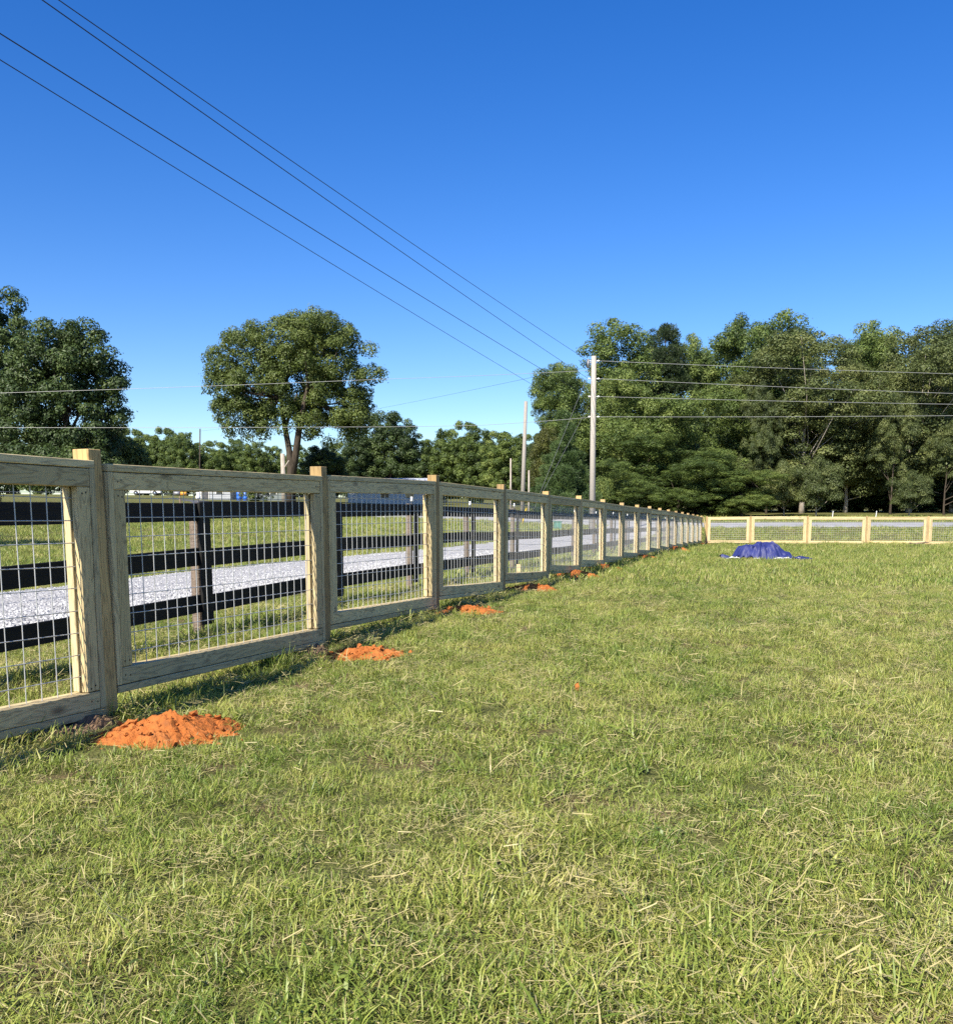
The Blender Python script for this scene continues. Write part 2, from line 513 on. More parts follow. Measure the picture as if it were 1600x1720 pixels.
# ------------------------------------------------------------------ THE SETTING
def grid_axis(segs):
    out = [segs[0][0]]
    for a, b, st in segs:
        n = max(1, int(round((b - a) / st)))
        out += list(np.linspace(a, b, n + 1)[1:])
    return np.array(out)
gx = grid_axis([(-900, -300, 60), (-300, -80, 12), (-80, -24, 3), (-24, 30, .6), (30, 90, 3), (90, 300, 12), (300, 900, 60)])
gy = grid_axis([(-300, -40, 26), (-40, -4, 4), (-4, 64, .6), (64, 130, 3), (130, 300, 12), (300, 1500, 80)])
GX, GY = np.meshgrid(gx, gy)
GZ = terrain(GX, GY)
nx, ny = len(gx), len(gy)
ii = np.arange((nx - 1) * (ny - 1)); r, c_ = ii // (nx - 1), ii % (nx - 1)
gf = np.c_[r * nx + c_, r * nx + c_ + 1, (r + 1) * nx + c_ + 1, (r + 1) * nx + c_]
ground = link('ground', mesh_np('ground', np.c_[GX.ravel(), GY.ravel(), GZ.ravel()], gf, M['ground'], True))
tag(ground, kind='structure')

def strip(name, left, right, mat, lift, nacross=8, step=1.0):
    left = np.array(left, float); right = np.array(right, float)
    t = np.r_[0, np.cumsum(np.linalg.norm(np.diff((left + right) / 2, axis=0), axis=1))]
    k = int(t[-1] / step) + 2; s = np.linspace(0, t[-1], k)
    l = np.c_[np.interp(s, t, left[:, 0]), np.interp(s, t, left[:, 1])]
    rr = np.c_[np.interp(s, t, right[:, 0]), np.interp(s, t, right[:, 1])]
    ua = np.linspace(0, 1, nacross + 1)
    wob = (fbm(s, s * 0, 1.1, 5) - .5) * .5
    wob2 = (fbm(s, s * 0 + 9, 1.1, 6) - .5) * .5
    w = (rr - l); w /= np.linalg.norm(w, axis=1)[:, None]
    l = l + w * wob[:, None]; rr = rr + w * wob2[:, None]
    XY = l[:, None] + (rr - l)[:, None] * ua[None, :, None]
    z = terrain(XY[..., 0], XY[..., 1]) + lift * (1 - (2 * np.abs(ua - .5)) ** 6 * .75)[None]
    V = np.concatenate([XY, z[..., None]], 2).reshape(-1, 3)
    na = nacross + 1
    ii = np.arange((k - 1) * nacross); a, b = ii // nacross, ii % nacross
    f = np.c_[a * na + b, a * na + b + 1, (a + 1) * na + b + 1, (a + 1) * na + b]
    return link(name, mesh_np(name, V, f, mat, True))

DN, DF = -6.25, -10.0          # driveway edges, offset along X from the fence-parallel line
ys = [-25, 0, 10, 20, 30, 40, 50, 58]
drive = strip('gravel_driveway', [(FS * y + DF, y) for y in ys], [(FS * y + DN, y) for y in ys], M['gravel'], .045, 10, .6)
tag(drive, kind='structure')
rp = [(-1500, 54, 60), (-300, 57, 63), (45, 58.5, 64), (400, 59.5, 65.5), (700, 59.5, 65), (900, 57.5, 63), (1150, 55.6, 61.2), (1600, 55, 61), (2000, 55, 61), (3200, 56, 62)]
road = strip('country_road', [(XG(p, b, .6), b) for p, a, b in rp], [(XG(p, a, .6), a) for p, a, b in rp], M['asphalt'], .06, 8, 1.2)
tag(road, kind='structure')
dw = [(345, 66, 330, 66), (352, 90, 318, 90), (322, 110, 300, 110), (300, 130, 280, 130)]
lane = strip('asphalt_lane', [(XG(c, d, 2), d) for a, b, c, d in dw], [(XG(a, b, 2), b) for a, b, c, d in dw], M['asphalt_dark'], .07, 4, 1.5)
tag(lane, kind='structure')

# ------------------------------------------------------------------ NEW PINE FENCES
BOARD = {}
def board_mesh(dx, dy, dz, mat, bev=.003):
    k = (round(dx, 2), round(dy, 4), round(dz, 4), mat.name)
    if k not in BOARD:
        v, f = box_np((0, 0, 0), (dx / 2, dy / 2, dz / 2), bev)
        BOARD[k] = mesh_np('board', v, f, mat)
    return BOARD[k], dx / k[0]
def frame(ax, up):
    x = Vector(ax).normalized(); z = Vector(up); z = (z - x * z.dot(x)).normalized(); y = z.cross(x)
    return Matrix((x, y, z)).transposed().to_4x4()
def board(name, parent, p0, p1, thick, tall, up, mat, jit=.0):
    """board from p0 to p1; local x along it, y = thick, z = tall; coordinates relative to parent"""
    p0 = Vector(p0); p1 = Vector(p1); d = p1 - p0
    me, sc = board_mesh(d.length, thick, tall, mat)
    m = frame(d, up)
    m = Matrix.Translation((p0 + p1) / 2) @ m
    if jit:
        m = m @ Matrix.Rotation(random.gauss(0, jit), 4, 'Z') @ Matrix.Rotation(random.gauss(0, jit), 4, 'Y')
    return link(name, me, parent, m @ Matrix.Diagonal((sc, 1, 1, 1)))

def wire_panel(parent, a, b, z0a, z1a, z0b, z1b, n, dia=.0052, pitch=.1016):
    """welded wire between a and b (xy), heights at each end"""
    mb = MB()
    a = Vector(a); b = Vector(b); Lg = (b - a).length; nv = int(Lg / pitch)
    for i in range(nv + 1):
        t = (i + .35) * pitch / Lg
        if t > 1: break
        p = a.lerp(b, t); lo = z0a + (z0b - z0a) * t; hi = z1a + (z1b - z1a) * t
        w = random.gauss(0, .0025)
        mb.tube([(p.x + w, p.y, lo), (p.x + w * .3 + n.x * random.gauss(0, .002), p.y, (lo + hi) / 2), (p.x, p.y, hi)], dia / 2, 5, False)
    h = z1a - z0a; nh = int(h / pitch)
    for j in range(nh + 1):
        f = (j + .3) * pitch / h
        if f > 1: break
        pts = []
        for t in np.linspace(0, 1, 5):
            p = a.lerp(b, t); lo = z0a + (z0b - z0a) * t; hi = z1a + (z1b - z1a) * t
            pts.append((p.x + n.x * dia * .9, p.y + n.y * dia * .9, lo + (hi - lo) * f + random.gauss(0, .0015)))
        mb.tube(pts, dia / 2, 5, False)
    me = mb.mesh('wire_mesh', M['wire'], True)
    return link('wire_mesh', me, parent)

def panel_fence(name, label, posts, H, nsign, sink=.25, panel_gap=.135, top_gap=.062, leans=None, end_gap=None):
    """posts: list of (x,y,z base). nsign picks the side the front trim faces."""
    base = Vector(posts[0])
    root = empty(name, base)
    tag(root, label, 'fence')
    T = .038; Wd = .089; PW = .095
    for i, p in enumerate(posts):
        q = Vector(posts[min(i + 1, len(posts) - 1)]) - Vector(posts[max(i - 1, 0)])
        d = Vector((q.x, q.y, 0)).normalized()
        lean = Vector((0, 0, 0)) if not leans or i not in leans else Vector(leans[i])
        r = Vector(p) - base
        # posts run vertically: local x is up so that the grain follows the post
        board('post', root, r - Vector((0, 0, sink)) , r + lean + Vector((0, 0, H)), PW, PW, d, M['pine_post'], .004)
    for i in range(len(posts) - 1):
        A = Vector(posts[i]) - base; B = Vector(posts[i + 1]) - base
        d = Vector((B.x - A.x, B.y - A.y, 0)); Lg = d.length; d.normalize()
        n = Vector((d.y, -d.x, 0)) * nsign
        sl = (B.z - A.z) / Lg
        def pt(s, z, off=0.0):
            return A + d * s + n * off + Vector((0, 0, z + sl * s))
        s0 = PW / 2 + .002; s1 = Lg - PW / 2 - .002
        zb = panel_gap + random.uniform(-.015, .015); zr = zb if end_gap is None else end_gap + random.uniform(-.012, .012)
        zt = H - top_gap + random.uniform(-.008, .008)
        up = Vector((0, 0, 1))
        # outer frame, 2x4 laid on the flat
        board('top_cap', root, pt(s0, zt - T / 2), pt(s1, zt - T / 2), .096, T, up, M['pine'], .001)
        board('bottom_cap', root, pt(s0, zb + T / 2), pt(s1, zr + T / 2), .096, T, up, M['pine'], .001)
        board('side_board', root, pt(s0 + T / 2, zb + T + .004), pt(s0 + T / 2, zt - T - .002), .096, T, d, M['pine'])
        board('side_board', root, pt(s1 - T / 2, zr + T + .004), pt(s1 - T / 2, zt - T - .002), .096, T, d, M['pine'])
        # trim boards on either side of the wire
        g = .003; a0 = s0 + T + g; a1 = s1 - T - g
        for sd in (1, -1):
            off = sd * (.0065 + T / 2)
            board('top_rail', root, pt(a0, zt - T - g - Wd / 2, off), pt(a1, zt - T - g - Wd / 2, off), T, Wd, up, M['pine'], .0008)
            board('bottom_rail', root, pt(a0, zb + T + g + Wd / 2, off), pt(a1, zr + T + g + Wd / 2, off), T, Wd, up, M['pine'], .0008)
            zlo = zb + T + 2 * g + Wd; zlr = zr + T + 2 * g + Wd; zhi = zt - T - 2 * g - Wd
            board('stile', root, pt(a0 + Wd / 2, zlo, off), pt(a0 + Wd / 2, zhi, off), T, Wd, d, M['pine'], .001)
            board('stile', root, pt(a1 - Wd / 2, zlr + .004, off), pt(a1 - Wd / 2, zhi, off), T, Wd, d, M['pine'], .001)
        if Vector(posts[i]).y < 12.5 and Vector(posts[i]).y > 1.5:
            fo = .0065 + T + .001
            for ss in (a0 + Wd * .3, a0 + Wd * .7, a1 - Wd * .3, a1 - Wd * .7):
                lf = ss < (a0 + a1) / 2
                for z_ in ((zlo if lf else zlr) + .03, zhi - .03, (zb if lf else zr) + T + g + Wd * .5, zt - T - g - Wd * .5):
                    q = pt(ss + random.gauss(0, .004), z_ + random.gauss(0, .006), fo)
                    if 'screw' not in BOARD:
                        v, f = tube_np([(0, 0, -.004), (0, 0, .0008), (0, 0, .0009)], [.0048, .0048, .003], 8)
                        BOARD['screw'] = mesh_np('screw', v, f, M['screw'])
                    link('screw', BOARD['screw'], root, Matrix.Translation(q) @ n.to_track_quat('Z', 'Y').to_matrix().to_4x4())
        wa = pt(a0 + .03, 0); wb = pt(a1 - .03, 0)
        wire_panel(root, (wa.x, wa.y, 0), (wb.x, wb.y, 0), wa.z + zb + T + .03, wa.z + zt - T - .03, wb.z + zr + T + .03, wb.z + zt - T - .03, n)
    return root

posts = []
for i in range(-2, 18):
    y = POST_Y0 + POST_DY * i; x = FS * y + FO
    posts.append((x, y, post_z[i] if i >= 0 else 0.0))
near_fence = panel_fence('pine_fence', 'long new pine post and wire panel fence receding along the left of the lawn', posts, H_POST, 1, panel_gap=.125, end_gap=.035,
                         leans={2: (-.02, -.02, 0), 3: (-.012, 0, 0)})
# corner brace leaning on the last post
cx, cy, cz = posts[-1]
cr = Vector((cx, cy, cz)) - Vector(posts[0])
board('brace', near_fence, cr + Vector((.08, -.075, H_POST - .06)), cr + Vector((.33, -.09, -.05)), .038, .089, (0, -1, 0), M['pine'])

fposts = []
for k, px in enumerate([1259, 1354, 1453, 1556, 1662, 1772]):
    Y = 45.2 - .6 * k
    x = XG(px, Y, -.4)
    fposts.append((x, Y, -.40))
corner_p = (cx + .22, cy - .15, -.42)
far_fence = panel_fence('pine_fence', 'sunlit yellow pine and wire fence crossing the far end of the lawn', [corner_p] + fposts, 1.33, 1, panel_gap=.06, top_gap=.03)

# ------------------------------------------------------------------ BLACK BOARD FENCE
BO = -4.78
bys = [-2.0, .5, 3.0, 5.5, 8.02, 10.5, 12.75, 15.2, 17.8, 20.5, 23.2, 26.0, 28.8, 31.6, 34.4, 37.2, 40.0, 42.8, 45.6, 48.4]
bl = empty('black_fence', (FS * bys[0] + BO, bys[0], tz(FS * bys[0] + BO, bys[0])))
tag(bl, 'black three board fence between the gravel drive and the new pine fence', 'fence')
bb = bl.location.copy()
dn = Vector((FS, 1, 0)).normalized(); nn = Vector((dn.y, -dn.x, 0))
bpos = [Vector((FS * y + BO, y, tz(FS * y + BO, y))) for y in bys]
for i, p in enumerate(bpos):
    r = p - bb
    mb = MB()
    hh = 1.13 + random.uniform(-.02, .03); lx, ly = random.gauss(0, .012), random.gauss(0, .012)
    cpt = r - nn * .062
    mb.tube([cpt - Vector((0, 0, .2)), cpt + Vector((lx, ly, hh * .5)), cpt + Vector((lx * 2, ly * 2, hh))], [.047, .046, .044], 10)
    link('post', mb.mesh('post', M['grey_post'], False), bl)
    off = nn * .034
    board('batten', bl, r + off + Vector((0, 0, .10)), r + off + Vector((random.gauss(0, .008), 0, 1.12)), .024, .15, dn, M['black_board'])
    ins = MB()
    q = r - nn * .02 + Vector((0, 0, hh + .06))
    ins.tube([q - Vector((0, 0, .07)), q - Vector((0, 0, .03)), q - Vector((0, 0, .028)), q, q + Vector((0, 0, .004)), q + Vector((0, 0, .03))], [.008, .008, .02, .02, .012, .017], 8)
    link('insulator', ins.mesh('insulator', M['insulator'], True), bl)
for i in range(len(bpos) - 1):
    A = bpos[i] - bb; B = bpos[i + 1] - bb
    for zc in (1.05, .66, .275):
        j0 = random.uniform(-.012, .012); j1 = random.uniform(-.012, .012)
        board('rail', bl, A + dn * .004 + Vector((0, 0, zc + j0)), B - dn * .004 + Vector((0, 0, zc + j1)), .026, .147, (0, 0, 1), M['black_board'], .001)
mb = MB(); mb.tube([p - bb - nn * .02 + Vector((0, 0, 1.19)) for p in bpos], .0018, 4, False)
link('electric_wire', mb.mesh('electric_wire', M['grey_metal']), bl)

stake_p = P(870, 960, 0.1)
y = 16.2; x = XG(870, y)
st = board('wooden_stake', None, (x, y, tz(x, y) - .1), (x + .01, y, tz(x, y) + .19), .038, .07, (1, 0, 0), M['pine'])
tag(st, 'short pale wooden stake at the foot of a black fence post', 'stake')

# ------------------------------------------------------------------ RED CLAY MOUNDS
MOUNDS = []
def mound(px, py, rx, ry, h, label, rot=0.0, seed=1, clods=60, x=None, y=None):
    if x is None:
        g = P(px, py, 1.0); d = g - Vector((0, 0, ZC)); Y = 5.0
        for _ in range(30):
            p = P(px, py, Y); z = tz(p.x, p.y); Y *= 1 + .6 * ((ZC - z) / max(ZC - p.z, 1e-3) - 1)
        x, y = P(px, py, Y).x, Y
    rng = np.random.default_rng(seed)
    na, nr = 130, 46
    A = np.arange(na) / na * 2 * np.pi; R = np.linspace(0, 1, nr) ** .8
    aa, rr = np.meshgrid(A, R)
    edge = 1 + .42 * (fbm(np.cos(aa) * 1.6 + seed * 3, np.sin(aa) * 1.6, 1.3, seed, 3) - .5) * 2
    lx = np.cos(aa) * rr * rx * edge; ly = np.sin(aa) * rr * ry * edge
    ca, sa = math.cos(rot), math.sin(rot)
    wx = x + lx * ca - ly * sa; wy = y + lx * sa + ly * ca
    prof = np.clip(1 - rr ** 1.25, 0, 1) ** 1.05
    nz = fbm(wx, wy, 6.0, seed, 3); lump = np.abs(fbm(wx, wy, 16.0, seed + 5, 3) - .5) * 2
    z = terrain(wx, wy) + h * prof * (.62 + .75 * nz) + (lump * .024 * (.4 + 1.6 * nz) + (fbm(wx, wy, 38, seed + 9, 3) - .5) * .034) * np.clip(prof * 3, 0, 1) * min(1, .3 + h / .2) - .012 * rr ** 3 - .004
    o = empty('dirt_mound', (x, y, tz(x, y)))
    off = np.array(o.location)
    V = np.c_[wx.ravel(), wy.ravel(), z.ravel()] - off
    ii = np.arange((nr - 1) * na); a, b = ii // na, ii % na; b2 = (b + 1) % na
    f = np.c_[a * na + b, (a + 1) * na + b, (a + 1) * na + b2, a * na + b2]
    link('soil', mesh_np('soil', V, f, M['clay'], False), o)
    mb = MB()
    for k in range(clods):
        t = rng.uniform(0, 2 * np.pi); q = rng.uniform(.1, 1.08) ** .7
        px_, py_ = math.cos(t) * q * rx, math.sin(t) * q * ry
        X = x + px_ * ca - py_ * sa; Y = y + px_ * sa + py_ * ca
        i0 = int(np.argmin((wx - X) ** 2 + (wy - Y) ** 2))
        s = .005 + .02 * rng.random() ** 2.5 * (1 if rng.random() < .93 else 1.7)
        v = np.array([[1, 0, 0], [-1, 0, 0], [0, 1, 0], [0, -1, 0], [0, 0, 1], [0, 0, -1], [.6, .6, .6], [-.6, .6, .6], [.6, -.6, .6], [-.6, -.6, .6]], float)
        v = v * s * rng.uniform(.35, 1.4, v.shape)
        f = np.array([[4, 6, 7], [4, 8, 6], [4, 9, 8], [4, 7, 9], [6, 0, 2], [7, 2, 1], [6, 2, 7], [9, 1, 3], [8, 3, 0], [9, 3, 8], [0, 6, 8], [1, 9, 7], [5, 2, 0], [5, 1, 2], [5, 3, 1], [5, 0, 3]])
        mb.add(v + np.array([X, Y, z.ravel()[i0] + s * .35]) - off, f)
    cl = link('clods', mb.mesh('clods', M['clay']), o); cl['kind'] = 'stuff'
    tag(o, label, 'dirt mound', 'orange clay mounds along the pine fence')
    MOUNDS.append((x, y, rx, ry, rot))
    return o
AZ = math.atan2(1, FS)
mound(284, 1237, .39, .27, .105, 'largest orange clay mound, at the foot of the nearest fence post', AZ - 1.1, 1, 120)
mound(613, 1102, .35, .25, .065, 'flat orange clay mound beside the second post from the near end', AZ - 1.0, 2, 90)
mound(788, 1029, .37, .25, .075, 'orange clay mound at the third post, with dry grass behind it', AZ - 1.1, 3, 70)
mound(893, 992, .42, .30, .10, 'small orange clay mound beside the fourth fence post', AZ - 1.1, 4, 40)
mound(969, 969, .50, .34, .10, 'low orange clay mound beside the fifth fence post', AZ - 1.1, 5, 40)
mound(1012, 957, .50, .38, .11, 'pale orange clay mound beside the sixth fence post', AZ - 1.1, 6, 30)
mound(1078, 939, .55, .42, .10, 'faint low clay mound midway down the pine fence', AZ - 1.1, 7, 20)
mound(1131, 926, .6, .45, .2, 'little orange clay heap near the far end of the pine fence', AZ - 1.1, 8, 20)
mound(1166, 914, .8, .5, .10, 'farthest thin clay mound just before the fence corner', AZ - 1.1, 9, 10)

# dug topsoil ridge beside post 1, and dark clods under the rails
def soil_ridge(x, y, lx, ly, h, rot, label, seed):
    n = 34; m = 16
    u, v = np.meshgrid(np.linspace(-1, 1, n), np.linspace(-1, 1, m))
    k = 1 + .25 * (fbm(u * 2, v, 1.5, seed, 2) - .5)
    X = x + u * lx * math.cos(rot) * k - v * ly * math.sin(rot); Y = y + u * lx * math.sin(rot) * k + v * ly * math.cos(rot)
    pr = np.clip(1 - u ** 4, 0, 1) * np.clip(1 - v ** 2, 0, 1)
    z = terrain(X, Y) + pr * h * (.5 + fbm(X, Y, 7, seed, 3)) + (fbm(X, Y, 40, seed + 3, 2) - .5) * .05 * np.clip(pr * 3, 0, 1) - .01
    ii = np.arange((m - 1) * (n - 1)); a, b = ii // (n - 1), ii % (n - 1)
    f = np.c_[a * n + b, a * n + b + 1, (a + 1) * n + b + 1, (a + 1) * n + b]
    o = link('soil_ridge', mesh_np('soil_ridge', np.c_[(X - x).ravel(), (Y - y).ravel(), (z - tz(x, y)).ravel()], f, M['topsoil'], False))
    o.location = (x, y, tz(x, y)); tag(o, label, 'soil')
    MOUNDS.append((x, y, lx * .8, ly * .8, rot))
p1x, p1y = posts[2][0], posts[2][1]
soil_ridge(p1x - .06, p1y - .30, 0.34, .13, .045, AZ, 'dark dug soil ridge left of the nearest clay mound under the fence rail', 3)
p2x, p2y = posts[3][0], posts[3][1]
soil_ridge(p2x - .05, p2y - .30, .2, .1, .06, AZ, 'small dark soil lump just before the second fence post', 4)
p4x, p4y = posts[5][0], posts[5][1]
soil_ridge(p4x + .1, p4y + .35, .2, .1, .05, AZ, 'small dark soil lump between the fourth post and its clay mound', 5)

# a single orange clod out on the lawn
x = XG(968, 5.6); y = 5.55
mb = MB(); rg = np.random.default_rng(3)
v, f = tube_np([(0, 0, -.012), (.004, 0, .0), (0, .004, .016), (0, 0, .03)], [.008, .018, .017, .006], 7)
mb.add(v + rg.normal(0, .004, v.shape), f)
o = link('clay_clod', mb.mesh('clay_clod', M['clay'])); o.location = (x, y, tz(x, y) + .02)
tag(o, 'single small orange clay clod lying out on the open lawn', 'clod')

# ------------------------------------------------------------------ BLUE TARP
def tarp_mat():
    m, nt, out = nmat('blue_tarpaulin')
    tc = N(nt, 'ShaderNodeTexCoord'); ge = N(nt, 'ShaderNodeNewGeometry')
    n = noise(nt, tc.outputs['Object'], 4, 5)
    w = noise(nt, tc.outputs['Object'], 26, 3, .7)
    c = ramp(nt, n, [(.3, (.015, .020, .105)), (.7, (.028, .037, .16))])
    c = mix(nt, ge.outputs['Backfacing'], c, (.55, .55, .56))
    principled(nt, out, c, .55, .35, 0, bump(nt, w, .25, .015))
    return m
M['tarp'] = tarp_mat()
def make_tarp():
    Y = 24.4; X = XG(1279, Y, -.15); Z = tz(X, Y)
    root = empty('blue_tarp', (X, Y, Z))
    tag(root, 'crumpled blue tarpaulin covering a heap in the middle of the lawn', 'tarpaulin')
    na, nr = 112, 26
    A = np.arange(na) / na * 2 * np.pi; R = np.linspace(0, 1, nr)
    aa, rr = np.meshgrid(A, R)
    ca, sa = np.cos(aa), np.sin(aa)
    # outline: body about 1.5 wide plus a tail on each side
    Rx = .80 + .52 * np.exp(-((np.angle(np.exp(1j * (aa - .0)))) / .36) ** 2) + .40 * np.exp(-((np.angle(np.exp(1j * (aa - np.pi)))) / .24) ** 2)
    Rx *= 1 + .10 * (fbm(ca * 2 + 5, sa * 2, 2.2, 4, 3) - .5) * 2
    x = ca * rr * Rx; y = sa * rr * Rx * .72
    dome = lambda cx, cy, sx, sy, h, p: h * np.clip(1 - (((x - cx) / sx) ** 2 + ((y - cy) / sy) ** 2) ** p, 0, 1) ** .62
    z = np.log(sum(np.exp(22 * d_) for d_ in [dome(-.22, .05, .52, .5, .43, 1.9), dome(.08, .0, .46, .5, .50, 1.5), dome(.40, .02, .42, .42, .30, 1.6), dome(.95, -.05, .48, .36, .15, 1.), dome(-1.08, 0, .26, .24, .19, 1)]) / 5.0 + .8) / 22
    # soften, then folds that run down the sides
    fold = np.sin(aa * 17 + 2.4 * fbm(ca * 3, sa * 3, 1, 8, 2) * 6) * .5 + np.sin(aa * 29 + 1.7) * .3
    z = z + fold * .018 * np.clip(rr * 2.2, 0, 1) * (.4 + fbm(x, y, 3, 12, 2))
    rid = 1 - np.abs(fbm(x, y, 3.2, 21, 3) - .5) * 2
    rid2 = 1 - np.abs(fbm(x + 3, y, 6.5, 25, 2) - .5) * 2
    z = z + (rid ** 6 - .25) * .04 + (rid2 ** 6 - .25) * .016
    for a_, dz_, wd_ in [(-2.3, -.07, .07), (-1.95, .05, .06), (-1.62, -.08, .06), (-1.3, .06, .07), (-1.05, -.07, .05), (-.7, .05, .08), (-.45, -.06, .06), (-2.7, .05, .08), (.6, -.05, .1), (1.8, .05, .1)]:
        da = np.angle(np.exp(1j * (aa - a_ - .25 * (fbm(rr * 3, rr * 0 + a_, 1, 9, 2) - .5))))
        z = z + 1.6 * dz_ * np.exp(-(da / wd_) ** 2) * np.clip(rr * 1.8 - .15, 0, 1) * np.clip(1.25 - rr, 0, 1)
    z = z + (fbm(x, y, 8, 31, 2) - .5) * .085
    edge = np.clip((rr - .86) / .14, 0, 1)
    flap = np.clip(fbm(ca * 4, sa * 4, 1.6, 33, 3) - .42, 0, 1) * 2.0
    z = np.maximum(z, .02) * (1 - edge * .75) + edge * flap * .16 + .015
    x = x - ca * edge * flap * .12; y = y - sa * edge * flap * .10
    z = z + terrain(x + X, y + Y) - Z
    ii = np.arange((nr - 1) * na); a, b = ii // na, ii % na; b2 = (b + 1) % na
    f = np.c_[a * na + b, (a + 1) * na + b, (a + 1) * na + b2, a * na + b2]
    o = link('sheet', mesh_np('sheet', np.c_[x.ravel(), y.ravel(), z.ravel()], f, M['tarp'], False), root)
    sm = o.modifiers.new('thick', 'SOLIDIFY'); sm.thickness = .004
    # turned-up hem along the front showing the pale underside
    rg = np.random.default_rng(5)
    for (x0, x1, hh, yo) in [(-1.0, -.62, .05, -.34), (-.36, -.18, .045, -.50), (.10, .62, .07, -.50)]:
        n = 26; s = np.linspace(0, 1, n); m = 5
        V = []
        for j in range(m):
            t = j / (m - 1)
            env = np.sin(np.pi * s) ** .5
            V.append(np.c_[x0 + (x1 - x0) * s, yo + .10 * (1 - env) - .07 * np.sin(t * 2.3) + .03 * (fbm(s * 5, s * 0 + j * .2, 1, 4, 2) - .5), .012 + t * hh * env * (.5 + fbm(s * 7 + x0 * 9, s * 0, 1.3, 6, 2))])
        V = np.concatenate(V)
        zz = terrain(V[:, 0] + X, V[:, 1] + Y) - Z; V[:, 2] += zz + .02
        ii = np.arange((m - 1) * (n - 1)); a, b = ii // (n - 1), ii % (n - 1)
        f = np.c_[a * n + b, a * n + b + 1, (a + 1) * n + b + 1, (a + 1) * n + b]
        h = link('hem', mesh_np('hem', V, f, M['white'], True), root)
        h.modifiers.new('thick', 'SOLIDIFY').thickness = .004
    return X, Y
TX, TY = make_tarp()
MOUNDS.append((TX, TY, .85, .45, 0))

# fallen branch by the far fence
x, y = XG(1543, 42.6, -.4), 42.6
mb = MB(); mb.tube([(-.45, 0, .10), (-.2, .03, .06), (.1, 0, .09), (.45, .05, .13)], [.03, .045, .045, .02], 7)
mb.tube([(.1, 0, .09), (.25, -.1, .16)], [.025, .01], 5)
o = link('fallen_branch', mb.mesh('fallen_branch', M['stick'])); o.location = (x, y, tz(x, y))
tag(o, 'grey fallen branch lying at the foot of the far fence', 'branch')

# ------------------------------------------------------------------ TREES
def leaves(C, Nrm, size, aspect, val, rng, axis=None):
    n = len(C)
    if axis is not None:
        Nrm = np.cross(axis, rng.normal(size=(n, 3)))
    Nrm = Nrm / (np.linalg.norm(Nrm, axis=1)[:, None] + 1e-9)
    R = rng.normal(size=(n, 3)); T = np.cross(Nrm, R); T /= np.linalg.norm(T, axis=1)[:, None] + 1e-9
    if axis is not None: T = axis / (np.linalg.norm(axis, axis=1)[:, None] + 1e-9)
    B = np.cross(Nrm, T)
    s = size[:, None]
    V = np.stack([C - T * s, C - B * s * aspect + T * s * .1, C + T * s + Nrm * s * -.25, C + B * s * aspect + T * s * .1], 1).reshape(-1, 3)
    Fc = np.arange(n * 4).reshape(n, 4)
    return V, Fc, np.repeat(val, 4)

def unit(rng, n):
    d = rng.normal(size=(n, 3)); return d / np.linalg.norm(d, axis=1)[:, None]

def puffs_from_lobes(lobes, n, rng, lo=.55, hi=1.2, under=.4):
    lobes = np.array(lobes, float)
    w = (lobes[:, 3] * lobes[:, 4] + lobes[:, 3] * lobes[:, 5]); w /= w.sum()
    out = []
    while len(out) < n:
        k = rng.choice(len(lobes), p=w); c = lobes[k, :3]; r = lobes[k, 3:]
        d = unit(rng, 1)[0]
        if d[2] < -.2 and rng.random() > under: continue
        p = c + d * r * rng.uniform(lo, hi)
        e = np.sqrt((((p - lobes[:, :3]) / lobes[:, 3:]) ** 2).sum(1)); e[k] = 9
        if e.min() < .62 and rng.random() < .85: continue
        out.append(p)
    return np.array(out)

def crown(name, puffs, pr, per, lsize, mat, seed, squash=.8, aspect=.55, upb=.3, droop=0.0, vspread=.5, spray=None):
    rng = np.random.default_rng(seed)
    n = len(puffs)
    per = per * 1.65; lsize = lsize * .77
    rad = rng.uniform(pr[0], pr[1], n)
    cnt = np.maximum(20, (per * (rad / np.mean(pr)) ** 2).astype(int))
    idx = np.repeat(np.arange(n), cnt); m = len(idx)
    d = unit(rng, m); d[:, 2] += .18; d /= np.linalg.norm(d, axis=1)[:, None]
    rr = rad[idx] * (.45 + .6 * rng.random(m) ** .5) * np.where(rng.random(m) < .06, 1.3, 1)
    off = d * rr[:, None]; off[:, 2] *= squash
    off[:, 2] -= droop * (off[:, 0] ** 2 + off[:, 1] ** 2) / rad[idx]
    C = puffs[idx] + off
    Nn = d * 1.25 + unit(rng, m) * .6 + np.array([0, 0, upb])
    pv = rng.random(n)
    val = np.clip(.5 + (pv[idx] - .5) * vspread * 1.6 + rng.normal(0, .2, m), 0, 1)
    V, Fc, va = leaves(C, Nn, lsize * rng.uniform(.65, 1.35, m), aspect, val, rng, None if spray is None else d * np.array([1, 1, .5]) + np.array([0, 0, spray]) + rng.normal(0, .3, d.shape))
    return mesh_np(name, V, Fc, mat, False, {'val': va})

